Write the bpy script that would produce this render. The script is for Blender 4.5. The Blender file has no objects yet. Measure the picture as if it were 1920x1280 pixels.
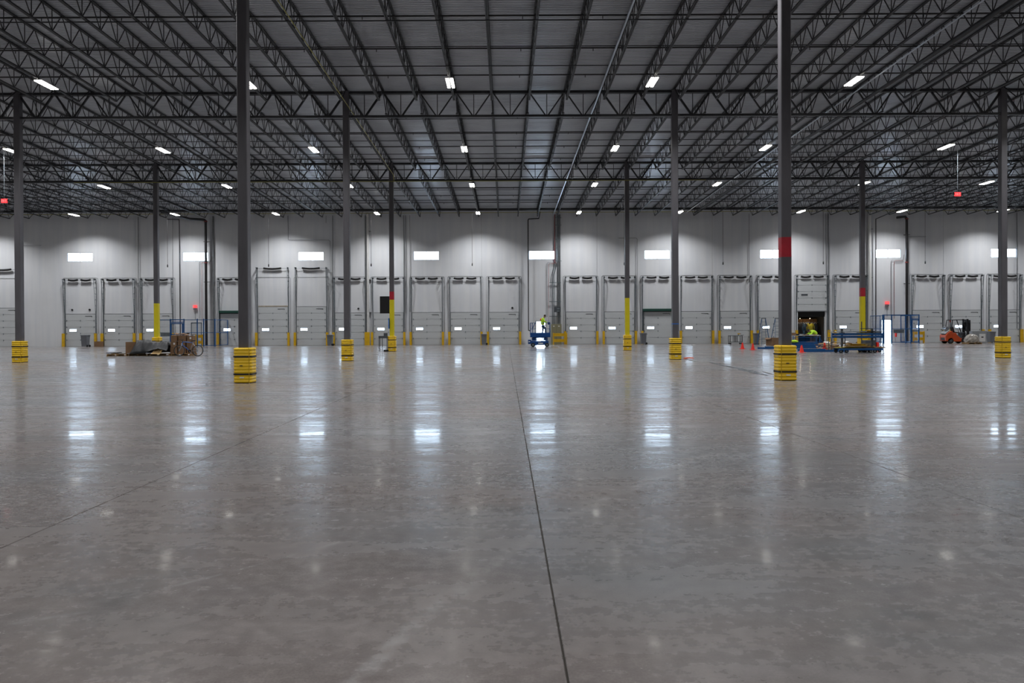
import bpy, math, random
from math import pi, sin, cos, radians, sqrt
from mathutils import Vector, Matrix
random.seed(7)
SC = bpy.context.scene
COL = SC.collection

# ------------------------------------------------------------------ camera
F = 1446.0                      # focal length in pixels of a 1920 wide frame
cam_d = bpy.data.cameras.new('camera')
cam = bpy.data.objects.new('camera', cam_d)
COL.objects.link(cam)
cam_d.sensor_width = 36.0
cam_d.lens = 36.0 * F / 1920.0
cam_d.clip_end = 500
cam_d.shift_x = 12.0 / 1920.0
cam_d.shift_y = -19.0 / 1920.0
cam.matrix_world = Matrix.Translation((0, 0, 1.655)) @ Matrix.Rotation(pi / 2 - radians(0.315), 4, 'X') @ Matrix.Rotation(radians(-0.262), 4, 'Z')
SC.camera = cam
# ------------------------------------------------------------------ sky seen through the open doors, exposure
W = bpy.data.worlds.new('sky')
SC.world = W
W.use_nodes = True
W.node_tree.nodes['Background'].inputs[0].default_value = (0.64, 0.81, 1.0, 1)
W.node_tree.nodes['Background'].inputs[1].default_value = 26.0
SC.view_settings.view_transform = 'Standard'
SC.view_settings.look = 'None'
SC.view_settings.exposure = 0.0
SC.view_settings.gamma = 1.0
SC.view_settings.use_curve_mapping = False
SC.cycles.use_denoising = True
SC.cycles.use_light_tree = True
SC.cycles.max_bounces = 6
SC.cycles.diffuse_bounces = 3
SC.cycles.sample_clamp_indirect = 6.0
SC.cycles.caustics_reflective = False
SC.cycles.caustics_refractive = False
LAMP_WATTS = 375.0
LAMP_SPREAD = 131.0
WINDOW_GLOW = 16.0
DIFFUSER_GLOW = 14.0

# ------------------------------------------------------------------ materials
def mat(name, col, rough=0.6, metal=0.0, var=0.0, scale=3.0, bump=0.0, bscale=40.0, emit=0.0, ecol=None, alpha=1.0, stretch=None, ior=1.5):
    m = bpy.data.materials.new(name)
    m.use_nodes = True
    nt = m.node_tree
    N, L = nt.nodes, nt.links
    b = N['Principled BSDF']
    b.inputs['Base Color'].default_value = (*col, 1)
    b.inputs['Roughness'].default_value = rough
    b.inputs['Metallic'].default_value = metal
    b.inputs['IOR'].default_value = ior
    b.inputs['Alpha'].default_value = alpha
    if emit:
        b.inputs['Emission Color'].default_value = (*(ecol or col), 1)
        b.inputs['Emission Strength'].default_value = emit
    if var or bump:
        tc = N.new('ShaderNodeTexCoord')
        mp = N.new('ShaderNodeMapping')
        L.new(tc.outputs['Object'], mp.inputs[0])
        if stretch:
            mp.inputs['Scale'].default_value = stretch
    if var:
        n = N.new('ShaderNodeTexNoise')
        n.inputs['Scale'].default_value = scale
        n.inputs['Detail'].default_value = 5
        L.new(mp.outputs[0], n.inputs[0])
        r = N.new('ShaderNodeValToRGB')
        r.color_ramp.elements[0].position = 0.3
        r.color_ramp.elements[1].position = 0.7
        r.color_ramp.elements[0].color = (*[c * (1 - var) for c in col], 1)
        r.color_ramp.elements[1].color = (*[min(1, c * (1 + var)) for c in col], 1)
        L.new(n.outputs[0], r.inputs[0])
        L.new(r.outputs[0], b.inputs['Base Color'])
    if bump:
        n2 = N.new('ShaderNodeTexNoise')
        n2.inputs['Scale'].default_value = bscale
        n2.inputs['Detail'].default_value = 3
        L.new(mp.outputs[0], n2.inputs[0])
        bp = N.new('ShaderNodeBump')
        bp.inputs['Strength'].default_value = bump
        bp.inputs['Distance'].default_value = 0.02
        L.new(n2.outputs[0], bp.inputs['Height'])
        L.new(bp.outputs[0], b.inputs['Normal'])
    return m

M = dict(
    steel=mat('dark joist paint', (0.030, 0.031, 0.034), 0.5, 0.2, 0.3, 2),
    col=mat('charcoal column paint', (0.10, 0.096, 0.105), 0.45, 0.1, 0.16, 1.3, stretch=(3, 3, 0.6)),
    pro=mat('yellow moulded plastic', (0.78, 0.50, 0.008), 0.42, 0, 0.06, 3),
    strap=mat('black strap', (0.012, 0.012, 0.013), 0.6),
    yel=mat('yellow column paint', (0.62, 0.52, 0.006), 0.5, 0, 0.06, 2),
    red=mat('red column paint', (0.36, 0.012, 0.025), 0.5, 0, 0.15, 4),
    guard=mat('safety yellow steel', (0.68, 0.40, 0.006), 0.45, 0.1, 0.1, 4),
    deck=mat('galvanised white deck', (0.55, 0.58, 0.62), 0.27, 0.3, 0.14, 0.5),
    wallside=mat('grey concrete', (0.36, 0.37, 0.38), 0.85, 0, 0.08, 1),
    door=mat('grey insulated door', (0.50, 0.52, 0.53), 0.5, 0, 0.04, 1),
    galv=mat('galvanised steel', (0.17, 0.20, 0.22), 0.4, 0.4, 0.25, 6),
    conduit=mat('grey conduit', (0.20, 0.21, 0.22), 0.45, 0.5, 0.15, 5),
    paleduct=mat('pale downspout', (0.55, 0.55, 0.54), 0.5, 0, 0.06, 2),
    black=mat('black metal', (0.010, 0.010, 0.011), 0.5, 0.2),
    blackpipe=mat('black pipe', (0.022, 0.021, 0.022), 0.4, 0.3, 0.2, 4),
    redpipe=mat('red primer pipe', (0.22, 0.035, 0.03), 0.5, 0.1),
    gas=mat('yellow gas pipe', (0.30, 0.28, 0.04), 0.4, 0.1),
    silver=mat('bright conduit', (0.40, 0.43, 0.47), 0.3, 0.9),
    rubber=mat('black rubber', (0.012, 0.012, 0.012), 0.8),
    white=mat('white plastic', (0.75, 0.75, 0.73), 0.5),
    housing=mat('white lamp housing', (0.55, 0.55, 0.55), 0.4),
    lamp=mat('lamp diffuser', (0.9, 0.9, 0.86), 0.5, emit=DIFFUSER_GLOW, ecol=(1.0, 0.97, 0.90)),
    pane=mat('daylit window glass', (0.8, 0.9, 1.0), 0.15, emit=WINDOW_GLOW, ecol=(0.62, 0.80, 1.0)),
    frame=mat('aluminium window frame', (0.20, 0.24, 0.28), 0.4, 0.5),
    exitred=mat('lit red exit sign', (0.8, 0.03, 0.03), 0.4, emit=1.3, ecol=(1.0, 0.04, 0.05)),
    blue=mat('blue rack paint', (0.012, 0.10, 0.30), 0.4, 0.1, 0.12, 4),
    liftblue=mat('blue lift paint', (0.006, 0.055, 0.21), 0.35, 0.1, 0.1, 3),
    ladder=mat('blue fibreglass', (0.03, 0.11, 0.25), 0.5),
    green=mat('green dock seal', (0.004, 0.05, 0.035), 0.6),
    card=mat('brown cardboard', (0.22, 0.125, 0.065), 0.8, 0, 0.18, 3),
    wood=mat('pallet wood', (0.30, 0.18, 0.07), 0.8, 0, 0.25, 6),
    osb=mat('oriented strand board', (0.50, 0.33, 0.14), 0.75, 0, 0.25, 30),
    ink=mat('dark ink', (0.06, 0.035, 0.02), 0.8),
    tarp=mat('black tarpaulin', (0.014, 0.015, 0.017), 0.5, 0, 0.3, 3, 0.8, 9),
    bin=mat('grey bin plastic', (0.17, 0.18, 0.20), 0.5, 0, 0.06, 3),
    cone=mat('orange cone plastic', (0.80, 0.025, 0.012), 0.5),
    orange=mat('orange forklift paint', (0.50, 0.065, 0.010), 0.4, 0, 0.08, 3),
    cordor=mat('orange cord', (0.75, 0.10, 0.02), 0.5),
    hivis=mat('lime safety jacket', (0.50, 0.80, 0.03), 0.7, 0, 0.12, 8, 0.4, 18),
    hiyel=mat('yellow safety jacket', (0.50, 0.42, 0.02), 0.7, 0, 0.2, 8),
    jeans=mat('blue jeans', (0.022, 0.06, 0.14), 0.85, 0, 0.2, 10),
    trouser=mat('grey work trousers', (0.07, 0.065, 0.06), 0.85, 0, 0.2, 10),
    skin=mat('skin', (0.30, 0.16, 0.10), 0.6),
    hair=mat('dark hair', (0.015, 0.011, 0.009), 0.7, 0, 0.3, 30),
    cloth=mat('dark jacket cloth', (0.02, 0.022, 0.027), 0.85, 0, 0.2, 9),
    denim=mat('blue grey jacket cloth', (0.06, 0.12, 0.18), 0.85, 0, 0.2, 9),
    wrap=mat('clear stretch wrap', (0.27, 0.25, 0.22), 0.18, 0, 0.45, 4, 0.8, 6),
    greybox=mat('grey sheet metal', (0.33, 0.35, 0.36), 0.5, 0.2, 0.08, 2),
    cabinet=mat('olive electrical cabinet', (0.22, 0.21, 0.13), 0.5, 0.1),
    panelbox=mat('dark grey switch box', (0.07, 0.08, 0.09), 0.5, 0.2),
    dark=mat('trailer lining', (0.035, 0.032, 0.03), 0.9),
    ply=mat('plywood lining', (0.22, 0.11, 0.045), 0.8, 0, 0.2, 4),
    bulb=mat('lit bulb', (1, 0.8, 0.5), 0.5, emit=3, ecol=(1.0, 0.82, 0.55)),
    glass=mat('thin clear glass', (0.8, 0.85, 0.9), 0.05, alpha=0.25),
    tape=mat('blue tape', (0.02, 0.12, 0.42), 0.6),
    joint=mat('joint filler', (0.035, 0.030, 0.024), 0.9),
    yard=mat('outdoor concrete', (0.45, 0.45, 0.44), 0.9, 0, 0.1, 1),
    meshm=mat('blue mesh wire', (0.012, 0.10, 0.30), 0.5, 0.2),
)

def node(nt, typ, **kw):
    n = nt.nodes.new(typ)
    for k, v in kw.items():
        setattr(n, k, v)
    return n

def mmath(nt, op, a, b=None, c=None, clamp=False):
    n = nt.nodes.new('ShaderNodeMath'); n.operation = op; n.use_clamp = clamp
    for i, v in enumerate((a, b, c)):
        if v is None: continue
        if isinstance(v, (int, float)): n.inputs[i].default_value = v
        else: nt.links.new(v, n.inputs[i])
    return n.outputs[0]

def noise(nt, vec, scale, detail=4, rough=0.5, sx=1, sy=1):
    mp = nt.nodes.new('ShaderNodeMapping'); nt.links.new(vec, mp.inputs[0])
    mp.inputs['Scale'].default_value = (sx, sy, 1)
    n = nt.nodes.new('ShaderNodeTexNoise'); nt.links.new(mp.outputs[0], n.inputs[0])
    n.inputs['Scale'].default_value = scale; n.inputs['Detail'].default_value = detail; n.inputs['Roughness'].default_value = rough
    return n.outputs[0]

def smap(nt, v, a, b, lo=0.0, hi=1.0):
    n = nt.nodes.new('ShaderNodeMapRange'); n.interpolation_type = 'SMOOTHSTEP'
    nt.links.new(v, n.inputs[0])
    n.inputs[1].default_value = a; n.inputs[2].default_value = b; n.inputs[3].default_value = lo; n.inputs[4].default_value = hi
    return n.outputs[0]

def mixc(nt, f, a, b):
    n = nt.nodes.new('ShaderNodeMix'); n.data_type = 'RGBA'
    if isinstance(f, float): n.inputs[0].default_value = f
    else: nt.links.new(f, n.inputs[0])
    for i, v in ((6, a), (7, b)):
        if isinstance(v, tuple): n.inputs[i].default_value = (*v, 1)
        else: nt.links.new(v, n.inputs[i])
    return n.outputs[2]

def floor_material():
    m = bpy.data.materials.new('polished concrete'); m.use_nodes = True
    nt = m.node_tree; b = nt.nodes['Principled BSDF']
    g = nt.nodes.new('ShaderNodeNewGeometry').outputs['Position']
    sep = nt.nodes.new('ShaderNodeSeparateXYZ'); nt.links.new(g, sep.inputs[0])
    X, Y = sep.outputs[0], sep.outputs[1]
    big = noise(nt, g, 0.11, 5, 0.55, 0.8, 1.3)
    med = noise(nt, g, 0.55, 6, 0.6)
    fine = noise(nt, g, 9.0, 6, 0.65)
    grit = noise(nt, g, 70.0, 3, 0.6)
    warm, cool, darkc = (0.172, 0.151, 0.143), (0.170, 0.170, 0.175), (0.115, 0.118, 0.119)
    c = mixc(nt, smap(nt, big, 0.42, 0.6), warm, cool)
    patch = mmath(nt, 'MULTIPLY', smap(nt, med, 0.50, 0.68), smap(nt, noise(nt, g, 0.23, 3), 0.42, 0.6))
    c = mixc(nt, mmath(nt, 'MULTIPLY', patch, 0.75), c, darkc)
    speck = smap(nt, fine, 0.35, 0.7, 0.86, 1.12)
    gr = smap(nt, grit, 0.3, 0.7, 0.90, 1.09)
    k = mmath(nt, 'MULTIPLY', speck, gr)
    vm = nt.nodes.new('ShaderNodeVectorMath'); vm.operation = 'SCALE'
    nt.links.new(c, vm.inputs[0]); nt.links.new(k, vm.inputs['Scale'])
    c = vm.outputs[0]
    # pale tyre scuffs and dust lines: x1, y1, x2, y2, half width, strength
    segs = [(-0.77, 3.5, -0.38, 4.63, 0.05, 0.5), (-0.38, 4.63, 0.22, 6.19, 0.06, 0.42), (0.22, 6.19, 0.95, 7.35, 0.06, 0.42),
            (0.95, 7.35, 2.3, 9.6, 0.08, 0.45), (2.3, 9.6, 4.6, 11.6, 0.06, 0.3), (-2.2, 4.9, -1.15, 6.1, 0.02, 0.5), (-1.2, 6.05, 0.15, 7.7, 0.015, 0.35),
            (-3.0, 4.2, -2.3, 4.6, 0.02, 0.45), (0.5, 7.9, 2.0, 5.3, 0.012, 0.4), (0.8, 8.1, 4.2, 4.6, 0.012, 0.3), (1.0, 7.2, 3.1, 8.6, 0.03, 0.35),
            (-2.2, 3.6, -0.2, 4.7, 0.012, 0.25), (3.3, 5.2, 3.0, 3.9, 0.03, 0.3), (3.75, 6.2, 3.5, 4.2, 0.02, 0.25),
            (8.75, 19.0, 8.7, 23.5, 0.18, 0.4), (8.7, 12.5, 8.75, 19.0, 0.12, 0.35), (-25.0, 23.3, 26.0, 23.3, 0.35, 0.28), (3.2, 8.25, -12, 8.3, 0.01, 0.4)]
    acc = None
    wob = mmath(nt, 'MULTIPLY', mmath(nt, 'SUBTRACT', noise(nt, g, 0.9, 2), 0.5), 0.35)
    streak = smap(nt, noise(nt, g, 5.0, 5, 0.7), 0.38, 0.62)
    for (x1, y1, x2, y2, w, s) in segs:
        dx, dy = x2 - x1, y2 - y1; ll = dx * dx + dy * dy
        t = mmath(nt, 'DIVIDE', mmath(nt, 'ADD', mmath(nt, 'MULTIPLY', mmath(nt, 'SUBTRACT', X, x1), dx), mmath(nt, 'MULTIPLY', mmath(nt, 'SUBTRACT', Y, y1), dy)), ll, clamp=True)
        px = mmath(nt, 'SUBTRACT', mmath(nt, 'SUBTRACT', X, x1), mmath(nt, 'MULTIPLY', t, dx))
        py = mmath(nt, 'SUBTRACT', mmath(nt, 'SUBTRACT', Y, y1), mmath(nt, 'MULTIPLY', t, dy))
        if w < 0.3:
            px = mmath(nt, 'ADD', px, mmath(nt, 'MULTIPLY', wob, 0.6))
        d = mmath(nt, 'SQRT', mmath(nt, 'ADD', mmath(nt, 'MULTIPLY', px, px), mmath(nt, 'MULTIPLY', py, py)))
        v = mmath(nt, 'MULTIPLY', smap(nt, d, w * 0.4, w * 1.6, 1, 0), s)
        acc = v if acc is None else mmath(nt, 'MAXIMUM', acc, v)
    c = mixc(nt, mmath(nt, 'MULTIPLY', acc, streak), c, (0.30, 0.29, 0.285))
    nt.links.new(c, b.inputs['Base Color'])
    rr = smap(nt, noise(nt, g, 0.8, 6, 0.7, 0.5, 2.0), 0.3, 0.7, 0.16, 0.34)
    nt.links.new(mmath(nt, 'ADD', rr, smap(nt, fine, 0.3, 0.7, -0.03, 0.05)), b.inputs['Roughness'])
    b.inputs['IOR'].default_value = 1.42
    b.inputs['Coat IOR'].default_value = 1.15; b.inputs['Coat Roughness'].default_value = 0.07
    cst = noise(nt, g, 1.6, 6, 0.7, 0.35, 2.2)
    nt.links.new(smap(nt, cst, 0.42, 0.62, 0.03, 0.42), b.inputs['Coat Weight'])
    h = mmath(nt, 'ADD', mmath(nt, 'MULTIPLY', noise(nt, g, 1.1, 2, 0.5, 0.5, 1.3), 0.003), mmath(nt, 'MULTIPLY', noise(nt, g, 5.0, 3), 0.0005))
    h = mmath(nt, 'ADD', h, mmath(nt, 'MULTIPLY', grit, 0.00003))
    bp = nt.nodes.new('ShaderNodeBump'); bp.inputs['Strength'].default_value = 1.0; bp.inputs['Distance'].default_value = 0.55
    nt.links.new(bp.outputs[0], b.inputs['Coat Normal']); nt.links.new(h, bp.inputs['Height']); nt.links.new(bp.outputs[0], b.inputs['Normal'])
    return m
M['floor'] = floor_material()

def wall_material():
    m = bpy.data.materials.new('painted tilt-up concrete'); m.use_nodes = True
    nt = m.node_tree; b = nt.nodes['Principled BSDF']
    g = nt.nodes.new('ShaderNodeNewGeometry').outputs['Position']
    mp = nt.nodes.new('ShaderNodeMapping'); nt.links.new(g, mp.inputs[0]); mp.inputs['Scale'].default_value = (2.2, 1, 0.12)
    n = nt.nodes.new('ShaderNodeTexNoise'); nt.links.new(mp.outputs[0], n.inputs[0]); n.inputs['Scale'].default_value = 1.0; n.inputs['Detail'].default_value = 6
    n2 = nt.nodes.new('ShaderNodeTexNoise'); nt.links.new(g, n2.inputs[0]); n2.inputs['Scale'].default_value = 0.6; n2.inputs['Detail'].default_value = 4
    c = mixc(nt, smap(nt, n.outputs[0], 0.35, 0.65), (0.60, 0.618, 0.648), (0.65, 0.662, 0.68))
    c = mixc(nt, smap(nt, n2.outputs[0], 0.4, 0.7, 0, 0.3), c, (0.56, 0.57, 0.58))
    nt.links.new(c, b.inputs['Base Color']); b.inputs['Roughness'].default_value = 0.8
    return m
M['wall'] = wall_material()

# ------------------------------------------------------------------ mesh helpers
class MB:
    def __init__(s): s.v = []; s.f = []
    def add(s, vs, fs):
        o = len(s.v); s.v += [tuple(v) for v in vs]; s.f += [tuple(i + o for i in f) for f in fs]; return s
    def box(s, c, d, rz=0.0, rx=0.0, ry=0.0, taper=1.0):
        x, y, z = d[0] / 2, d[1] / 2, d[2] / 2
        R = Matrix.Rotation(rz, 3, 'Z') @ Matrix.Rotation(rx, 3, 'X') @ Matrix.Rotation(ry, 3, 'Y')
        vs = []
        for sz in (-1, 1):
            k = taper if sz < 0 else 1.0
            for sx, sy in ((-1, -1), (1, -1), (1, 1), (-1, 1)):
                vs.append(Vector(c) + R @ Vector((sx * x * k, sy * y * k, sz * z)))
        return s.add(vs, [(3, 2, 1, 0), (4, 5, 6, 7), (0, 1, 5, 4), (1, 2, 6, 5), (2, 3, 7, 6), (3, 0, 4, 7)])
    def bx(s, x0, x1, y0, y1, z0, z1):
        return s.box(((x0 + x1) / 2, (y0 + y1) / 2, (z0 + z1) / 2), (abs(x1 - x0), abs(y1 - y0), abs(z1 - z0)))
    def bar(s, p, q, w, h, up=(0, 0, 1)):
        p, q = Vector(p), Vector(q); d = (q - p).normalized(); u = Vector(up)
        if abs(d.dot(u)) > 0.98: u = Vector((0, 1, 0))
        a = d.cross(u).normalized(); b = a.cross(d).normalized()
        vs = [e + a * (sx * w / 2) + b * (sy * h / 2) for e in (p, q) for sx, sy in ((-1, -1), (1, -1), (1, 1), (-1, 1))]
        return s.add(vs, [(3, 2, 1, 0), (4, 5, 6, 7), (0, 1, 5, 4), (1, 2, 6, 5), (2, 3, 7, 6), (3, 0, 4, 7)])
    def tube(s, pts, r, n=8, caps=True, closed=False):
        pts = [Vector(p) for p in pts]; m = len(pts)
        rs = r if isinstance(r, (list, tuple)) else [r] * m
        o = len(s.v); prev = None
        for i, p in enumerate(pts):
            if closed: d = (pts[(i + 1) % m] - pts[i - 1]).normalized()
            elif i == 0: d = (pts[1] - p).normalized()
            elif i == m - 1: d = (p - pts[i - 1]).normalized()
            else: d = ((p - pts[i - 1]).normalized() + (pts[i + 1] - p).normalized()).normalized()
            if prev is None:
                u = Vector((0, 0, 1)) if abs(d.z) < 0.9 else Vector((1, 0, 0))
                a = d.cross(u).normalized()
            else:
                a = (prev - d * prev.dot(d)).normalized()
            prev = a; b = d.cross(a)
            for k in range(n):
                t = 2 * pi * k / n
                s.v.append(tuple(p + a * (cos(t) * rs[i]) + b * (sin(t) * rs[i])))
        for i in range(m if closed else m - 1):
            j = (i + 1) % m
            for k in range(n):
                s.f.append((o + i * n + k, o + i * n + (k + 1) % n, o + j * n + (k + 1) % n, o + j * n + k))
        if caps and not closed:
            s.f.append(tuple(o + k for k in range(n))[::-1]); s.f.append(tuple(o + (m - 1) * n + k for k in range(n)))
        return s
    def ring(s, c, R, r, axis='y', n=24, k=6):
        pts = []
        for i in range(n):
            t = 2 * pi * i / n
            pts.append(Vector(c) + (Vector((cos(t), 0, sin(t))) if axis == 'y' else Vector((0, cos(t), sin(t))) if axis == 'x' else Vector((cos(t), sin(t), 0))) * R)
        return s.tube(pts, r, k, closed=True)
    def lathe(s, prof, n=16, c=(0, 0, 0), square=0.0):
        o = len(s.v)
        for (r, z) in prof:
            for k in range(n):
                t = 2 * pi * (k + 0.5) / n
                x, y = cos(t), sin(t)
                if square:
                    q = max(abs(x), abs(y)); q = (abs(x) ** square + abs(y) ** square) ** (1 / square); x /= q; y /= q
                s.v.append((c[0] + x * r, c[1] + y * r, c[2] + z))
        for i in range(len(prof) - 1):
            for k in range(n):
                s.f.append((o + i * n + k, o + i * n + (k + 1) % n, o + (i + 1) * n + (k + 1) % n, o + (i + 1) * n + k))
        s.f.append(tuple(o + k for k in range(n))[::-1]); s.f.append(tuple(o + (len(prof) - 1) * n + k for k in range(n)))
        return s
    def sph(s, c, r, n=12, m=8):
        rr = r if isinstance(r, tuple) else (r, r, r); o = len(s.v)
        for i in range(1, m):
            for k in range(n):
                a, t = pi * i / m, 2 * pi * k / n
                s.v.append((c[0] + rr[0] * sin(a) * cos(t), c[1] + rr[1] * sin(a) * sin(t), c[2] + rr[2] * cos(a)))
        T = len(s.v); s.v.append((c[0], c[1], c[2] + rr[2])); s.v.append((c[0], c[1], c[2] - rr[2]))
        for i in range(m - 2):
            for k in range(n):
                s.f.append((o + i * n + k, o + (i + 1) * n + k, o + (i + 1) * n + (k + 1) % n, o + i * n + (k + 1) % n))
        for k in range(n):
            s.f.append((T, o + k, o + (k + 1) % n)); s.f.append((T + 1, o + (m - 2) * n + (k + 1) % n, o + (m - 2) * n + k))
        return s
    def mesh(s, name, m, smooth=False):
        me = bpy.data.meshes.new(name); me.from_pydata(s.v, [], s.f); me.update()
        if m is not None: me.materials.append(m)
        if smooth: me.polygons.foreach_set('use_smooth', [True] * len(me.polygons))
        return me
    def build(s, name, m, parent=None, loc=(0, 0, 0), smooth=False, bevel=0.0):
        return link(name, s.mesh(name, m, smooth), parent, loc, bevel)

def link(name, me, parent=None, loc=(0, 0, 0), bevel=0.0, rz=0.0):
    o = bpy.data.objects.new(name, me); COL.objects.link(o); o.location = loc; o.rotation_euler = (0, 0, rz)
    if parent is not None: o.parent = parent
    if bevel:
        b = o.modifiers.new('bevel', 'BEVEL'); b.width = bevel; b.segments = 2; b.limit_method = 'ANGLE'
    return o
def tag(o, label=None, cat=None, group=None, kind=None):
    if label: o['label'] = label
    if cat: o['category'] = cat
    if group: o['group'] = group
    if kind: o['kind'] = kind
    return o
def thing(name, label, cat, loc=(0, 0, 0), rz=0.0, group=None, kind=None):
    o = bpy.data.objects.new(name, None); COL.objects.link(o); o.location = loc; o.rotation_euler = (0, 0, rz); o.empty_display_size = 0.2
    return tag(o, label, cat, group, kind)
CH = {}
def kids(o):
    return [c for c in bpy.data.objects if c.parent == o]
def dup(root, loc, rz=0.0, label=None, group=None, tree=None):
    r = root.copy(); COL.objects.link(r); r.location = loc; r.rotation_euler = (0, 0, rz)
    if label: r['label'] = label
    if group: r['group'] = group
    for ch in (tree if tree is not None else kids(root)):
        c = ch.copy(); COL.objects.link(c); c.parent = r
        for g in (kids(ch) if tree is None else []):
            d = g.copy(); COL.objects.link(d); d.parent = c
    return r
def XP(px, d): return (px - 948.0) * d / F          # lateral position of something seen at column px and standing d metres away
ORD = ['first', 'second', 'third', 'fourth', 'fifth', 'sixth', 'seventh', 'eighth', 'ninth', 'tenth', 'eleventh', 'twelfth', 'thirteenth', 'fourteenth', 'fifteenth', 'sixteenth', 'seventeenth', 'eighteenth', 'nineteenth', 'twentieth', 'twenty-first', 'twenty-second', 'twenty-third', 'twenty-fourth']

# ------------------------------------------------------------------ layout
WY = 73.33                       # inner face of the dock wall
BX, BY = 16.46, 15.24            # bay
COLX = [0.285 + BX * (k + 0.5) for k in range(-4, 4)]
ROWY = [8.26, 23.5, 38.74, 53.98]
def deck_z(y): return 13.62 - 0.0208 * (y - 38.74)
SX0, SX1, FY = -62.0, 62.0, -22.0

# ------------------------------------------------------------------ floor
fl = tag(MB().bx(SX0, SX1, FY, WY + 0.25, -0.3, -0.012).build('floor', M['joint']), 'polished grey concrete warehouse floor cut by long straight joints', None, None, 'structure')
fl['category'] = 'floor'
PX, JW = BX / 4, 0.011
slab = None
ys = [FY, -6.98, 8.26, 23.5, 38.74, 53.98, WY + 0.25]
for j in range(6):
    y0, y1 = ys[j], ys[j + 1]
    w, l = PX - JW, y1 - y0 - JW * (0.4 if j else 1)
    b = 0.004
    me = MB().add([(-w/2, -l/2, -0.012), (w/2, -l/2, -0.012), (w/2, l/2, -0.012), (-w/2, l/2, -0.012),
                   (-w/2, -l/2, -b), (w/2, -l/2, -b), (w/2, l/2, -b), (-w/2, l/2, -b),
                   (-w/2+b, -l/2+b, 0), (w/2-b, -l/2+b, 0), (w/2-b, l/2-b, 0), (-w/2+b, l/2-b, 0)],
                  [(0,1,5,4),(1,2,6,5),(2,3,7,6),(3,0,4,7),(4,5,9,8),(5,6,10,9),(6,7,11,10),(7,4,8,11),(8,9,10,11)]).mesh('concrete_slab', M['floor'])
    for k in range(-15, 15):
        link('concrete_slab', me, fl, (0.285 + PX * (k + 0.5), (y0 + y1) / 2, 0))
tag(MB().bx(-80, 80, WY + 0.25, WY + 60, -0.5, -0.05).build('trim_1', M['yard']), 'sunlit concrete yard outside the open side doors', 'yard', None, 'structure')

# ------------------------------------------------------------------ walls
doorX = lambda n: -0.15 + 3.657 * n
JOINTX = [-2.25 + 10.97 * k for k in range(-6, 7)]
WINX = [-7.5 + 10.97 * k for k in range(-3, 6)]
holes = [(x - 1.2, x + 1.2, 8.07, 8.88) for x in WINX]
holes += [(2.89, 3.80, 0, 2.15), (35.72, 36.72, 0, 2.15), (doorX(8) - 1.32, doorX(8) + 1.32, 0, 3.0)]
wb = thing('wall_back', 'pale grey dock wall of tall concrete panels at the far end', 'wall', (0, 0, 0), kind='structure')
ZT = 12.85
edges = [SX0] + JOINTX + [SX1]
for i in range(len(edges) - 1):
    x0, x1 = edges[i] + 0.012, edges[i + 1] - 0.012
    hs = [h for h in holes if h[0] < x1 and h[1] > x0]
    xs = sorted({x0, x1, *[h[0] for h in hs], *[h[1] for h in hs]}); zs = sorted({0.0, ZT, *[h[2] for h in hs], *[h[3] for h in hs]})
    vi, vs, fs = {}, [], []
    def V(x, y, z):
        k = (round(x, 4), y, round(z, 4))
        if k not in vi: vi[k] = len(vs); vs.append((x, y, z))
        return vi[k]
    solid = lambda a, c: 0 <= a < len(xs) - 1 and 0 <= c < len(zs) - 1 and not any(h[0] < (xs[a] + xs[a+1]) / 2 < h[1] and h[2] < (zs[c] + zs[c+1]) / 2 < h[3] for h in hs)
    Y0, Y1 = WY, WY + 0.25
    for a in range(len(xs) - 1):
        for c in range(len(zs) - 1):
            if not solid(a, c): continue
            xa, xb, za, zb = xs[a], xs[a+1], zs[c], zs[c+1]
            fs.append((V(xa, Y0, za), V(xb, Y0, za), V(xb, Y0, zb), V(xa, Y0, zb)))
            fs.append((V(xb, Y1, za), V(xa, Y1, za), V(xa, Y1, zb), V(xb, Y1, zb)))
            if not solid(a-1, c): fs.append((V(xa, Y1, za), V(xa, Y0, za), V(xa, Y0, zb), V(xa, Y1, zb)))
            if not solid(a+1, c): fs.append((V(xb, Y0, za), V(xb, Y1, za), V(xb, Y1, zb), V(xb, Y0, zb)))
            if not solid(a, c-1): fs.append((V(xa, Y1, za), V(xb, Y1, za), V(xb, Y0, za), V(xa, Y0, za)))
            if not solid(a, c+1): fs.append((V(xa, Y0, zb), V(xb, Y0, zb), V(xb, Y1, zb), V(xa, Y1, zb)))
    MB().add(vs, fs).build('concrete_panel', M['wall'], wb)
for x in JOINTX: MB().bx(x - 0.03, x + 0.03, WY + 0.05, WY + 0.24, 0, ZT).build('joint_sealant', M['wallside'], wb)
MB().bx(SX0, SX1, WY + 0.0, WY + 0.25, ZT, 13.3).build('parapet', M['wallside'], wb)
for nm, bxs, lab in (('wall_left', (SX0 - 0.3, SX0, FY, WY + 0.25, -0.3, 15), 'left'), ('wall_right', (SX1, SX1 + 0.3, FY, WY + 0.25, -0.3, 15), 'right'), ('wall_front', (SX0, SX1, FY - 0.3, FY, -0.3, 15.2), 'front')):
    tag(MB().bx(*bxs).build(nm, M['wallside']), 'plain grey concrete ' + lab + ' wall outside the picture', 'wall', None, 'structure')

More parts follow.
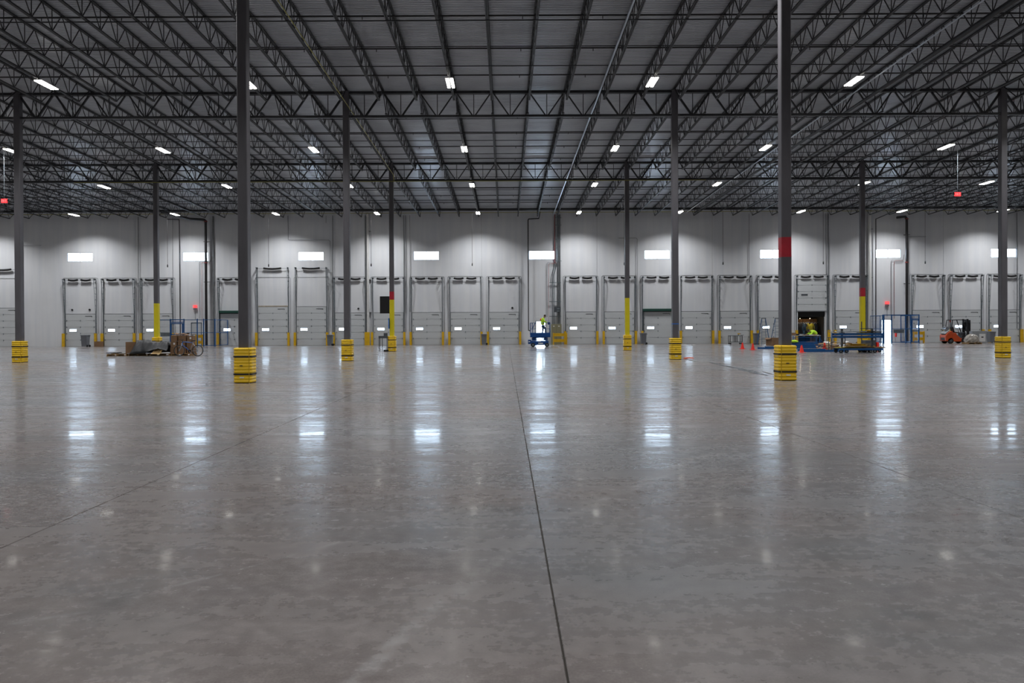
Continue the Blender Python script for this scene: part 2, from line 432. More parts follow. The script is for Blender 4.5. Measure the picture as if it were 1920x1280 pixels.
# ------------------------------------------------------------------ ceiling: deck, girders, joists, bridging
ce = thing('ceiling', 'dark open steel roof with ribbed metal deck, joists and girders', 'ceiling', kind='structure')
mb = MB(); P = 0.1524; y = 8.0; prof = []
while y < WY + 0.25:
    prof += [(y, 0.0), (y + 0.052, 0.0), (y + 0.066, 0.038), (y + 0.138, 0.038)]; y += P
vs = []
for (yy, dz) in prof: vs += [(SX0, yy, deck_z(yy) + dz), (SX1, yy, deck_z(yy) + dz)]
mb.add(vs, [(2*i, 2*i+2, 2*i+3, 2*i+1) for i in range(len(prof) - 1)])
mb.add([(SX0, FY, deck_z(FY)), (SX1, FY, deck_z(FY)), (SX1, 8, deck_z(8)), (SX0, 8, deck_z(8))], [(0, 3, 2, 1)])
mb.build('roof_deck', M['deck'], ce)

JX = [0.285 + BX / 2 + BX / 9 * k for k in range(-38, 29)]
def joist_mesh(y0, y1, name='roof_joist'):
    mb = MB(); n = 12; L = y1 - y0; D = 0.86
    zt = lambda y: deck_z(y) - 0.05 - deck_z(y0)
    for sx in (-0.032, 0.032):
        mb.bar((sx, y0 + 0.05 - y0, zt(y0)), (sx, L - 0.05, zt(y1)), 0.045, 0.06)
        ya, yb = 1.1, L - 1.1
        mb.bar((sx, ya, zt(y0 + ya) - D), (sx, yb, zt(y0 + yb) - D), 0.045, 0.06)
    p = L / n
    for i in range(n):
        bn = (i + 0.5) * p; zb = zt(y0 + bn) - D
        if i == 0: mb.bar((0, 0.1, zt(y0)), (0, 1.1, zt(y0 + 1.1) - D), 0.035, 0.035); mb.bar((0, 1.1, zt(y0 + 1.1) - D), (0, p, zt(y0 + p)), 0.03, 0.03); continue
        if i == n - 1: mb.bar((0, L - 0.1, zt(y1)), (0, L - 1.1, zt(y1 - 1.1) - D), 0.035, 0.035); mb.bar((0, L - 1.1, zt(y1 - 1.1) - D), (0, L - p, zt(y1 - p)), 0.03, 0.03); continue
        mb.bar((0, i * p, zt(y0 + i * p)), (0, bn, zb), 0.03, 0.03)
        mb.bar((0, bn, zb), (0, (i + 1) * p, zt(y0 + (i + 1) * p)), 0.03, 0.03)
        mb.bar((0, bn, zb), (0, bn, zb + D), 0.025, 0.025)
    return mb.mesh(name, M['steel'])
spans = [(23.5, 38.74), (38.74, 53.98), (53.98, WY - 0.02)]
lim = [34, 44, 60]
for (a, b), l in zip(spans, lim):
    me = joist_mesh(a, b)
    for x in JX:
        if abs(x) < l: link('roof_joist', me, ce, (x, a, deck_z(a)))
# girders (one per bay and row)
def girder(row_y):
    z = deck_z(row_y) - 0.15; D = 1.24
    ch, web = MB(), MB(); s = BX / 9
    ch.bar((-BX/2, -0.07, z - 0.06), (BX/2, -0.07, z - 0.06), 0.10, 0.13); ch.bar((-BX/2, 0.07, z - 0.06), (BX/2, 0.07, z - 0.06), 0.10, 0.13)
    ch.bar((-BX/2 + 0.15, -0.06, z - D), (BX/2 - 0.15, -0.06, z - D), 0.09, 0.10); ch.bar((-BX/2 + 0.15, 0.06, z - D), (BX/2 - 0.15, 0.06, z - D), 0.09, 0.10)
    for i in range(9):
        xa = -BX/2 + i * s; xm = xa + s/2; w = 0.10 if i in (0, 8) else 0.085 if i in (1, 7) else 0.06
        web.bar((xa + 0.05, 0, z - 0.06), (xm - 0.04, 0, z - D), 0.07, w); web.bar((xm + 0.04, 0, z - D), (xa + s - 0.05, 0, z - 0.06), 0.07, w)
        web.bar((xm, 0, z - D), (xm, 0, z), 0.035, 0.035)
    return ch.mesh('chord', M['steel']), web.mesh('web', M['steel'])
for ry in ROWY[1:]:
    c, w = girder(ry)
    for k in range(len(COLX) - 1):
        g = link('joist_girder', c, ce, ((COLX[k] + COLX[k+1]) / 2, ry, 0)); link('web', w, g)
# bridging rods across the joists
for (a, b) in spans:
    for t in ((b - a) * 0.315, (b - a) * 0.62) if b < 60 else ((b - a) * 0.25, (b - a) * 0.5, (b - a) * 0.75):
        yy = a + t
        MB().bar((-58, yy, deck_z(yy) - 0.95), (58, yy, deck_z(yy) - 0.95), 0.035, 0.035).bar((-58, yy, deck_z(yy) - 0.12), (58, yy, deck_z(yy) - 0.12), 0.035, 0.035).build('bridging', M['steel'], ce)

# ------------------------------------------------------------------ columns
names = {(3, 1): 'dark grey square steel column nearest the camera, left of the centre', (4, 1): 'near grey square column with a red painted band, right of the centre',
 (2, 2): 'dark grey square column at the far left edge of the picture', (3, 2): 'scuffed dark grey column in second row, left of the centre',
 (4, 2): 'dark grey column with a thin ring of blue tape, right of centre', (5, 2): 'dark grey square column at the far right edge of the picture',
 (2, 3): 'slim column painted yellow below, behind the tarpaulin pile', (3, 3): 'column painted yellow with a red band, beside the black board',
 (4, 3): 'column painted yellow below without any red, right of the lift', (5, 3): 'column painted yellow with a red band, behind the steel carts'}
def column(cx, cy, key):
    zt = deck_z(cy) - 0.15
    t = thing('steel_column', names.get(key, 'dark grey square steel column standing outside the picture'), 'column', (cx, cy, 0), group='roof columns' )
    a = 0.1525
    secs = {(4, 1): [('shaft', 0.02, 3.74, 'col'), ('red_band', 3.74, 4.34, 'red'), ('shaft', 4.34, zt, 'col')],
            (2, 3): [('yellow_band', 0.02, 3.42, 'yel'), ('shaft', 3.42, zt, 'col')],
            (3, 3): [('yellow_band', 0.02, 3.60, 'yel'), ('red_band', 3.60, 4.17, 'red'), ('shaft', 4.17, zt, 'col')],
            (4, 3): [('yellow_band', 0.02, 3.65, 'yel'), ('shaft', 3.65, zt, 'col')],
            (5, 3): [('yellow_band', 0.02, 3.68, 'yel'), ('red_band', 3.68, 4.28, 'red'), ('shaft', 4.28, zt, 'col')]}.get(key, [('shaft', 0.02, zt, 'col')])
    for (nm, z0, z1, mm) in secs:
        ch = 0.02; mb = MB(); pts = [(-a+ch, -a), (a-ch, -a), (a, -a+ch), (a, a-ch), (a-ch, a), (-a+ch, a), (-a, a-ch), (-a, -a+ch)]
        mb.add([(x, y, z0) for x, y in pts] + [(x, y, z1) for x, y in pts], [(i, (i+1) % 8, 8 + (i+1) % 8, 8 + i) for i in range(8)] + [tuple(range(8))[::-1], tuple(range(8, 16))])
        o = mb.build(nm, M[mm], t)
        if nm != 'shaft': o['label'] = nm.replace('_band', ' painted band')
    MB().box((0, 0, 0.012), (0.46, 0.46, 0.024)).build('base_plate', M['col'], t)
    MB().box((0, 0, zt - 0.01), (0.40, 0.46, 0.03)).box((0, -0.0, zt - 1.24), (0.5, 0.24, 0.02)).build('cap_plate', M['col'], t)
    if key == (4, 2):
        MB().box((0, 0, 1.78), (0.313, 0.313, 0.045)).build('tape', M['tape'], t)
    return t
for i, cx in enumerate(COLX):
    for j, cy in enumerate(ROWY):
        if 1 <= i <= 6: column(cx, cy, (i, j))

# column protectors
def protector_mesh():
    mb = MB(); prof = []; H = 1.067
    ribs = 11; p = H / ribs
    r0 = 0.266
    prof = [(r0 - 0.03, 0.0), (r0, 0.012)]
    for i in range(ribs):
        b = i * p
        bulge = 0.015
        for t, q in ((0.12, 0.0), (0.3, 0.7), (0.5, 1.0), (0.7, 0.7), (0.88, 0.0)):
            prof.append((r0 + q * bulge, b + t * p))
    prof += [(r0, H - 0.012), (r0 - 0.03, H), (0.17, H)]
    mb.lathe(prof, 48, square=7)
    return mb.mesh('column_protector', M['pro'], True)
pm = protector_mesh()
def strap_mesh(z):
    return MB().lathe([(0.20, z - 0.024), (0.288, z - 0.024), (0.288, z + 0.024), (0.20, z + 0.024)], 48, square=7).mesh('strap', M['strap'])
sm1, sm2 = strap_mesh(0.27), strap_mesh(0.805)
seam = MB().bx(-0.005, 0.005, -0.291, -0.255, 0.0, 1.06).mesh('seam', mat('dark yellow seam', (0.50, 0.32, 0.01), 0.6))
lab1 = MB().bx(-0.07, 0.02, -0.291, -0.28, 0.515, 0.54).mesh('black_label', M['strap'])
lab2 = MB().bx(-0.07, 0.06, -0.291, -0.28, 0.155, 0.19).mesh('white_label', M['white'])
pl = {(3, 1): 'yellow ribbed plastic column guard nearest camera on the left', (4, 1): 'yellow ribbed plastic column guard nearest camera on the right',
 (2, 2): 'yellow ribbed column guard at the left edge of the picture', (3, 2): 'yellow ribbed column guard second row, left of the centre',
 (4, 2): 'yellow ribbed column guard with orange cord at its foot', (5, 2): 'yellow ribbed column guard at the right edge of the picture',
 (2, 3): 'yellow ribbed column guard half hidden behind the tarpaulin pile', (3, 3): 'yellow ribbed column guard beside the small steel desk',
 (4, 3): 'small yellow ribbed column guard right of the scissor lift', (5, 3): 'yellow ribbed column guard hidden behind the steel carts'}
for i, cx in enumerate(COLX):
    for j, cy in enumerate(ROWY):
        if 1 <= i <= 6:
            o = link('column_protector', pm, None, (cx, cy, 0.0))
            tag(o, pl.get((i, j), 'yellow ribbed plastic column guard standing outside the picture'), 'column guard', 'yellow column guards')
            for nm, me in (('strap', sm1), ('strap', sm2), ('black_label', lab1), ('white_label', lab2)): link(nm, me, o)
            link('seam', seam, o, (0.215 if i <= 3 else -0.215, 0, 0))

# ------------------------------------------------------------------ ceiling lights
LAMPX = [-57.4, -48.2, -39.05, -29.9, -20.75, -11.6, -2.458, 6.69, 15.83, 26.8, 35.95, 45.1, 54.2]
LAMPROW = [-0.5, 13.5, 24.5, 35.0, 46.9, 57.6, 69.9]  # nearest rows are unseen, added to light the foreground floor
hm = MB()
for sx in (-0.1, 0.1):
    hm.bx(sx - 0.075, sx + 0.075, -0.68, 0.68, 0.03, 0.07)
hm.bx(-0.05, 0.05, -0.5, 0.5, 0.07, 0.12)
hme = hm.mesh('housing', M['housing'])
dme = MB().box((0, 0, 0.012), (0.125, 1.3, 0.036)).mesh('diffuser', M['lamp'])
cme = MB().tube([(0, 0, 0.12), (0, 0, 0.32)], 0.006, 5).mesh('hanger', M['galv'])
ld = bpy.data.lights.new('lamp light', 'AREA'); ld.shape = 'RECTANGLE'; ld.size = 0.125; ld.size_y = 1.3
ld.energy = LAMP_WATTS / 2; ld.color = (0.98, 0.985, 1.0); ld.spread = radians(LAMP_SPREAD)
rowname = {5: 'nearest row in view', 6: 'second row in view', 7: 'third row in view', 8: 'far row by the dock wall'}
for r, ly in enumerate(LAMPROW, 2):
    seen = [x for x in LAMPX if 0 < 948 + x * F / ly < 1920] if r > 4 else []
    for lx in LAMPX:
        lz = deck_z(ly) - 1.0
        lab = ('twin tube ceiling light, ' + ORD[seen.index(lx)] + ' from the left in the ' + rowname[r]) if lx in seen else 'twin tube ceiling light hanging outside the picture'
        t = thing('ceiling_light', lab, 'light', (lx, ly, lz), group='twin tube ceiling lights')
        link('housing', hme, t)
        for sy in (-0.4, 0.4): link('hanger', cme, t, (0, sy, 0))
        for sx in (-0.1, 0.1): link('diffuser', dme, t, (sx, 0, 0))
        for sx in (-0.1, 0.1): l = bpy.data.objects.new('lamp_light', ld); COL.objects.link(l); l.parent = t; l.location = (sx, 0, -0.02)
# ------------------------------------------------------------------ dock doors
DOORS = [-13, -11, -10, -9, -7, -6, -5, -4, -3, -2, -1, 0, 2, 3, 4, 5, 6, 7, 8, 9, 11, 12, 13, 14]
TALL = (-13, -6, -5)
secw = 2.82
def section_mesh(h):
    mb = MB(); mb.box((0, 0, h / 2), (secw, 0.05, h - 0.012))
    mb.box((0, -0.027, h * 0.5), (secw - 0.04, 0.004, h - 0.04))
    return mb.mesh('door_section', M['door'])
sec = section_mesh(0.612)
def spring_mesh(L):
    n = 60; pts, rs = [], []
    for i in range(n + 1):
        t = i / n; pts.append((-L/2 + L * t, 0, -0.07 * 4 * t * (1 - t))); rs.append(0.10 if i % 2 else 0.08)
    return MB().tube(pts, rs, 8).mesh('spring', M['rubber'])
sp1, sp2 = spring_mesh(0.92), spring_mesh(1.68)
hinge = MB().box((0, -0.04, 0), (0.06, 0.03, 0.12)).mesh('hinge', M['galv'])
seal_strip = MB().bx(-0.03, 0.03, -0.05, 0.0, 0, 3.1).mesh('side_seal', M['black'])
paneme = MB().box((0, -0.036, 0), (0.62, 0.014, 0.20)).mesh('window_pane', M['pane'])
panedark = MB().box((0, -0.036, 0), (0.62, 0.014, 0.15)).mesh('window_pane', M['panelbox'])
framem = MB().box((0, -0.033, 0.125), (0.72, 0.02, 0.04)).box((0, -0.033, -0.125), (0.72, 0.02, 0.04)).box((-0.335, -0.033, 0), (0.04, 0.02, 0.21)).box((0.335, -0.033, 0), (0.04, 0.02, 0.21)).mesh('window_frame', M['door'])
def track_mesh(h, zt):
    mb = MB()
    mb.bx(-0.04, 0.0, -0.03, 0.0, 0, zt); mb.bx(-0.04, -0.034, -0.08, -0.02, 0, zt)
    mb.bar((-0.02, -0.12, 0.05), (-0.02, -0.12, h), 0.035, 0.03); mb.bar((-0.02, -0.12, h), (-0.02, -0.46, zt), 0.035, 0.03)
    z = 0.5
    while z < zt:
        o = 0.12 if z < h else 0.12 + 0.34 * (z - h) / (zt - h)
        mb.bar((-0.03, 0, z), (-0.03, -o, z), 0.05, 0.035); z += 0.56
    mb.bar((-0.03, 0, zt), (-0.03, -0.5, zt), 0.04, 0.06)
    return mb.mesh('track', M['galv'])
tr_n, tr_t = track_mesh(3.05, 6.36), track_mesh(3.66, 7.38)
def shaft_mesh(zt):
    return MB().tube([(-1.56, -0.19, zt - 0.06), (1.56, -0.19, zt - 0.06)], 0.018, 8).mesh('shaft', M['galv'])
sh_n, sh_t = shaft_mesh(6.36), shaft_mesh(7.38)
drum = MB().tube([(-0.05, 0, 0), (0.05, 0, 0)], 0.075, 12).mesh('cable_drum', M['black'])
def upipe(zt):
    r = 0.12; x = 1.66
    return MB().tube([(-x, -0.03, 1.2), (-x, -0.03, zt - r), (-x + 0.04, -0.03, zt - 0.04), (-x + r, -0.03, zt), (x - r, -0.03, zt), (x - 0.04, -0.03, zt - 0.04), (x, -0.03, zt - r), (x, -0.03, 1.2)], 0.013, 6).mesh('conduit', M['conduit'])
up = upipe(6.5)
head = MB().bx(-1.42, 1.42, -0.04, 0.0, 0, 0.035).mesh('header', M['black'])
bar_l = MB().bar((0.45, -0.05, 0), (1.1, -0.05, 0), 0.03, 0.035).bar((1.1, -0.05, 0.01), (1.1, -0.05, -0.09), 0.03, 0.035).mesh('pull_bracket', M['black'])
guardme = MB().add([(-0.10, 0, 0), (0.10, 0, 0), (0.10, 0.2, 0), (0.085, 0.2, 0), (0.085, 0.015, 0), (-0.085, 0.015, 0), (-0.085, 0.2, 0), (-0.10, 0.2, 0)] +
                   [(-0.10, 0, 1.24), (0.10, 0, 1.24), (0.10, 0.2, 1.24), (0.085, 0.2, 1.24), (0.085, 0.015, 1.24), (-0.085, 0.015, 1.24), (-0.085, 0.2, 1.24), (-0.10, 0.2, 1.24)],
                   [(i, (i + 1) % 8, 8 + (i + 1) % 8, 8 + i) for i in range(8)] + [(8, 9, 12, 13), (13, 14, 15, 8), (9, 10, 11, 12)]).mesh('track_guard', M['guard'])
special = {-13: 'tall dock door cut by the left edge of the picture', -11: 'dock door behind the grey wheeled bin, first of the left trio', -10: 'dock door in the middle of the left trio',
    -9: 'dock door behind the slim yellow column at the left', -7: 'dock door with a dark green head seal beside left blue cage', -6: 'tall dock door with one long spring and a stained lintel',
    -5: 'tall dock door with one long spring and a clean lintel', 4: 'dock door with dark green head seal right of centre', 8: 'raised dock door open onto a trailer of hanging jackets',
    9: 'dock door behind the column with red and yellow paint, at the carts', 11: 'dock door just right of the right-hand blue cage', 12: 'dock door behind the orange forklift', 13: 'dock door behind the column at the right edge', 14: 'dock door just outside the right edge of the picture',
    -4: 'dock door half behind the scuffed second-row column', -3: 'dock door behind the black board and desk', 0: 'dock door just left of the scissor lift', 2: 'dock door just right of the yellow guard rail', 6: 'dock door behind the small black tool cart', 7: 'dock door behind the blue stepladders', 5: 'dock door just right of the blue taped column', 3: 'dock door between the guard rail and the green sealed door', -2: 'dock door just right of the red and yellow column by the desk', -1: 'closed dock door two left of the scissor lift'}
gname = {-13: 'tall dock door cut by left edge', -11: 'dock door behind the wheeled bin', -10: 'middle door of the left trio', -9: 'door behind the slim yellow column', -7: 'left green sealed door', -6: 'left tall spring door',
 -5: 'right tall spring door', -4: 'door behind the scuffed column', -3: 'door behind the black board', -2: 'door right of the desk column', -1: 'door two left of the lift', 0: 'door just left of the lift', 2: 'door right of the guard rail',
 3: 'second door right of guard rail', 4: 'right green sealed door', 5: 'door right of blue taped column', 6: 'door behind the tool cart', 7: 'door behind the stepladders', 8: 'raised door', 9: 'door behind the steel carts',
 11: 'door right of right blue cage', 12: 'door behind the forklift', 13: 'door behind the last right column', 14: 'door outside the right edge'}
for i, n in enumerate(DOORS):
    tall = n in TALL; raised = n == 8; h = 3.66 if tall else 3.05; zt = 7.38 if tall else 6.36
    d = thing('door_%d' % (i + 1), special[n], 'dock door', (doorX(n), WY, 0), kind='structure')
    z0 = 3.06 if raised else 0.0
    for k in range(6 if tall else 5):
        s = link('door_section', sec, d, (0, -0.05, z0 + k * 0.612))
        if k > 0:
            for hx in (-1.3, 0, 1.3): link('hinge', hinge, s, (hx, 0, 0))
        if k == 2:
            link('window_pane', panedark if raised else paneme, s, (-0.71, 0, 0.30)); link('window_frame', framem, s, (-0.71, 0, 0.30))
    for sx in (-1, 1):
        o = link('track', tr_t if tall else tr_n, d, (sx * 1.45, 0, 0)); o.scale = (-sx, 1, 1)
        link('cable_drum', drum, d, (sx * 1.44, -0.19, zt - 0.03))
    link('shaft', sh_t if tall else sh_n, d)
    if tall: link('spring', sp2, d, (0, -0.19, zt - 0.04))
    else:
        for sx in (-0.62, 0.58): link('spring', sp1, d, (sx, -0.19, zt - 0.04))
    link('conduit', up, d)
    if not raised:
        link('header', head, d, (0, 0, h + 0.005)); link('pull_bracket', bar_l, d, (0, -0.03, h - 0.18))
    if n in (-7, 4):
        o = MB().box((0, -0.14, 3.22), (2.9, 0.28, 0.24)).build('head_seal', M['green'], d, bevel=0.03); o['label'] = 'dark green head seal'
        for sx in (-1.38, 1.38): MB().box((sx, -0.1, 1.55), (0.10, 0.1, 3.1)).build('side_post', M['panelbox'], d)
    if n == -6: MB().bx(-1.4, 1.4, -0.012, 0.0, 3.70, 3.80).build('stained_lintel', mat('rust stain', (0.38, 0.33, 0.25), 0.8, 0, 0.25, 4), d)
    if n in (-11, -4, 0):
        for sx in ((-0.8, 0.85) if n == -11 else (0.8,)): MB().tube([(sx, 0, 3.48), (sx, -0.06, 3.48)], 0.09, 12).build('round_bumper', M['black'], d)
    short = {8: 'raised dock door'}.get(n, None)
    for sx, side in ((-1, 'left'), (1, 'right')):
        if n == -13 and sx < 0 or n == 14 and sx > 0: continue
        g = link('track_guard', guardme, None, (doorX(n) + sx * 1.53, WY - 0.36, 0))
        tag(g, 'yellow steel guard at the %s foot of the %s' % (side, gname[n]), 'track guard', 'yellow steel track guards')
# personnel doors
def man_door(n, x, w, label, open_):
    d = thing('door_%d' % n, label, 'door', (x, WY, 0), kind='structure')
    for sx in (0, w): MB().bx(sx - 0.04, sx + 0.04, -0.03, 0.2, 0, 2.19).build('door_frame', M['galv'], d)
    MB().bx(-0.04, w + 0.04, -0.03, 0.2, 2.15, 2.23).build('door_frame', M['galv'], d)
    if open_: lf = MB().bx(0.0, 0.05, 0.22, 0.22 + w, 0.02, 2.13).build('door_leaf', M['greybox'], d)
    else:
        lf = MB().bx(0.04, w - 0.04, -0.02, 0.03, 0.01, 2.15).build('door_leaf', M['door'], d)
    MB().box((0.03 if open_ else 0.12, (0.22 + w - 0.1) if open_ else -0.05, 1.0), (0.1, 0.08, 0.05)).build('door_handle', M['black'], lf)
man_door(25, 2.89, 0.91, 'open side door glaring with daylight behind the scissor lift', True)
man_door(26, 35.72, 1.0, 'open side door glaring with daylight inside right blue cage', True)
MB_x = XP(359, WY)
man_door(27, MB_x, 0.95, 'closed grey side door behind the left blue cage', False)
# windows
order = ['leftmost', 'second', 'third', 'fourth', 'fifth', 'sixth', 'seventh', 'eighth', 'ninth']
for i, x in enumerate(WINX):
    w = thing('window_%d' % (i + 1), 'high bright two-pane window, ' + (order[i] + ' in the row' if i == 0 else order[i] + ' from the left'), 'window', (x, WY, 8.475), kind='structure')
    for sx in (-0.6, 0.6): MB().box((sx, 0.08, 0), (1.16, 0.012, 0.76)).build('pane', M['pane'], w)
    f = MB()
    f.bx(-1.2, 1.2, 0.0, 0.14, 0.375, 0.405).bx(-1.2, 1.2, 0.0, 0.14, -0.405, -0.375).bx(-1.2, -1.17, 0.0, 0.14, -0.4, 0.4).bx(1.17, 1.2, 0.0, 0.14, -0.4, 0.4)
    f.build('window_frame', M['frame'], w)
    MB().bx(-0.025, 0.025, 0.02, 0.12, -0.38, 0.38).build('mullion', M['frame'], w)

# ------------------------------------------------------------------ sprinkler piping, gas line, conduits under the roof
sp = thing('sprinkler_piping', 'black sprinkler pipes crossing under the roof deck', 'pipework')
nb = 0
yy = 29.4
while yy < 72:
    if abs(yy - 38.74) > 0.4 and abs(yy - 53.98) > 0.4:
        z = deck_z(yy) - 0.32; L = min(60, yy * 0.72 + 6)
        br = MB().tube([(-L, yy, z), (L if yy < 41 else 17.5, yy, z)], 0.035, 6).build('branch_pipe', M['blackpipe'], sp)
        hd = MB()
        for k in range(int(-L / 3.05), int(L / 3.05)): hd.tube([(k * 3.05 + 0.7, yy, z), (k * 3.05 + 0.7, yy, z - 0.13)], 0.018, 5)
        tag(hd.build('sprinkler_head', M['blackpipe'], br), kind='stuff')
        if yy >= 41: MB().tube([(17.7, yy, z), (L, yy, z)], 0.035, 6).build('branch_pipe', M['blackpipe'], sp)
    yy += 3.24
MB().tube([(17.6, 22, deck_z(22) - 1.08), (17.6, 71.6, deck_z(71.6) - 0.75)], 0.085, 8).build('main_pipe', M['blackpipe'], sp)
tag(MB().tube([(4.45, 20, 12.95), (4.45, 71.5, 11.98)], 0.045, 8).build('conduit_pipe', M['silver']), 'bright steel conduit running under the roof toward the wall right of centre', 'conduit')
tag(MB().tube([(16.5, 20, 12.95), (16.5, 71.5, 11.98)], 0.03, 8).build('conduit_pipe', M['silver']), 'bright thin conduit running under the roof at the upper right', 'conduit')
tag(MB().tube([(-7.7, 20, 12.95), (-7.7, 38.3, 12.55), (-7.7, 53.4, 12.2), (-7.72, 53.75, 11.85)], 0.02, 8).build('gas_pipe', M['gas']), 'thin yellow gas pipe running under the roof along the column line', 'pipe')
tag(MB().tube([(-30.0, 53.72, 11.83), (14.0, 53.72, 11.83)], 0.02, 8).build('gas_pipe', M['gas']), 'thin yellow gas pipe hung below the third row girder', 'pipe')
tag(MB().tube([(-58, 71.6, 12.56), (58, 71.6, 12.56)], 0.12, 8).build('sprinkler_main', M['blackpipe']), 'thick black sprinkler main running along the top of the dock wall', 'pipe')
tag(MB().tube([(-58, 71.2, 12.22), (58, 71.2, 12.22)], 0.025, 6).build('gas_pipe', M['gas']), 'thin yellow gas pipe along the top of the dock wall', 'pipe')
def path(name, label, cat, pts, r, m, extra=None):
    o = MB().tube(pts, r, 8).build(name, M[m]); tag(o, label, cat); return o
Yw = WY - 0.10
def riser(px, z0, z1, r, m, label, name='riser_pipe', cat='pipe', yoff=0.10):
    return path(name, label, cat, [(XP(px, WY - yoff), WY - yoff, z0), (XP(px, WY - yoff), WY - yoff, z1)], r, m)
X = lambda px: XP(px, WY)
path('standpipe', 'slim black pipe dropping down the wall left of the left exit sign', 'pipe', [(X(318), 72.9, 12.0), (X(341), 72.9, 11.95), (X(341.3), 72.95, 0.05)], 0.045, 'blackpipe')
t = thing('standpipe', 'thick black riser pipe with red couplings beside the second window', 'pipe', (X(391), 72.8, 0))
MB().tube([(-3.0, -2.6, 12.25), (-1.25, -0.6, 11.9), (-0.15, 0, 11.9), (0, 0, 11.78), (0, 0, 0.02)], 0.125, 10).build('pipe', M['blackpipe'], t)
for z in (11.75, 7.85): MB().tube([(0, 0, z - 0.05), (0, 0, z + 0.05)], 0.155, 10).build('coupling', M['redpipe'], t)
for z in (9.85, 6.05): MB().box((0.05, 0.1, z), (0.62, 0.04, 0.04)).box((0, 0.3, z), (0.04, 0.4, 0.04)).build('bracket', M['black'], t)
t = thing('standpipe', 'thick black riser pipe with red elbow right of the eighth window', 'pipe', (X(1695), 72.8, 0))
MB().tube([(-1.15, -0.5, 11.75), (-0.15, 0, 11.9), (0, 0, 11.7), (0, 0, 0.02)], 0.12, 10).build('pipe', M['blackpipe'], t)
for z in (11.7, 7.6): MB().tube([(0, 0, z - 0.05), (0, 0, z + 0.05)], 0.15, 10).build('coupling', M['redpipe'], t)
for z in (10.2, 5.6): MB().box((0.05, 0.1, z), (0.6, 0.04, 0.04)).box((0, 0.3, z), (0.04, 0.4, 0.04)).build('bracket', M['black'], t)
path('standpipe', 'black pipe falling beside the fifth window with an elbow at its top', 'pipe', [(X(1012.5), 72.2, 12.4), (X(1011), 72.9, 11.9), (X(992), 72.9, 11.85), (X(990.8), 72.95, 11.75), (X(990.8), 72.95, 1.35), (X(994), 72.95, 1.3)], 0.055, 'blackpipe')
path('standpipe', 'slim black pipe left of the eighth window', 'pipe', [(X(1664), 70.6, 12.4), (X(1638.5), 72.9, 11.7), (X(1638.5), 72.95, 0.05)], 0.05, 'blackpipe')
def downspout(px, label, w):
    t = thing('downspout', label, 'downspout', (X(px), WY - 0.2, 0))
    MB().tube([(0, 0, 0.0), (0, 0, 12.2), (0.02, -0.3, 12.45)], w, 12).build('pipe', M['paleduct'], t)
    for z in (10.8, 6.2, 3.1): MB().box((0.1, 0.1, z), (0.42, 0.2, 0.03)).build('bracket', M['black'], t)
    MB().box((0, -0.15, 0.62), (0.36, 0.06, 1.24)).build('base_guard', M['guard'], t)['label'] = 'yellow base guard'
downspout(691, 'pale round downspout left of the black board', 0.12)
downspout(1629, 'pale round downspout just right of the yellow and red column', 0.16)
riser(401, 0.0, 12.3, 0.075, 'conduit', 'grey conduit beside the thick black riser at the left', 'conduit_riser', 'conduit')
riser(260.5, 1.2, 12.3, 0.03, 'conduit', 'long grey conduit between the second and third dock doors at left', 'conduit_riser', 'conduit')
riser(325, 0.5, 12.2, 0.02, 'conduit', 'thin grey conduit just left of the left blue cage', 'conduit_riser', 'conduit')
riser(625, 1.2, 12.3, 0.03, 'conduit', 'grey conduit rising left of the scuffed column', 'conduit_riser', 'conduit')
riser(686, 0.1, 12.3, 0.04, 'conduit', 'dark grey conduit touching the pale left downspout', 'conduit_riser', 'conduit')
riser(758, 1.6, 12.3, 0.03, 'conduit', 'left one of two conduits right of the desk column', 'conduit_riser', 'conduit')
riser(761.5, 3.0, 12.3, 0.025, 'conduit', 'middle one of the conduits right of the desk column', 'conduit_riser', 'conduit')
riser(769.5, 3.1, 12.3, 0.02, 'conduit', 'right one of the conduits right of the desk column', 'conduit_riser', 'conduit')
riser(1405, 6.5, 12.3, 0.022, 'conduit', 'thin dark conduit above dock doors left of the seventh window', 'conduit_riser', 'conduit')
riser(1549, 6.5, 12.3, 0.02, 'conduit', 'left one of two conduits above the open trailer door', 'conduit_riser', 'conduit')
riser(1553.5, 0.8, 12.3, 0.04, 'conduit', 'right one of two conduits beside the open trailer door', 'conduit_riser', 'conduit')
riser(1907, 1.3, 12.3, 0.03, 'conduit', 'grey conduit right of the last column at right', 'conduit_riser', 'conduit')
path('conduit_riser', 'grey conduit with a square turn above the third window', 'conduit', [(X(542), 73.2, 12.3), (X(542), 73.2, 10.05), (X(618), 73.2, 9.98), (X(620.5), 73.2, 9.85), (X(620.5), 73.2, 1.3)], 0.022, 'conduit')
path('conduit_riser', 'short grey conduit stub hanging above the third window', 'conduit', [(X(613), 73.2, 12.3), (X(613), 73.2, 11.6)], 0.02, 'conduit')
path('conduit_riser', 'grey conduit turning left below the sixth lamp, beside yellow column', 'conduit', [(X(1160), 73.2, 10.05), (X(1193), 73.2, 10.05), (X(1195), 73.2, 9.95), (X(1195), 73.2, 1.2)], 0.022, 'conduit')
path('conduit_riser', 'grey conduit stub reaching right from the column at left edge', 'conduit', [(X(45), 73.2, 9.6), (X(80), 73.2, 9.6)], 0.022, 'conduit')
path('conduit_riser', 'grey conduit reaching left from the hanging cord at right', 'conduit', [(X(1698), 73.2, 10.05), (X(1735), 73.2, 10.05)], 0.022, 'conduit')
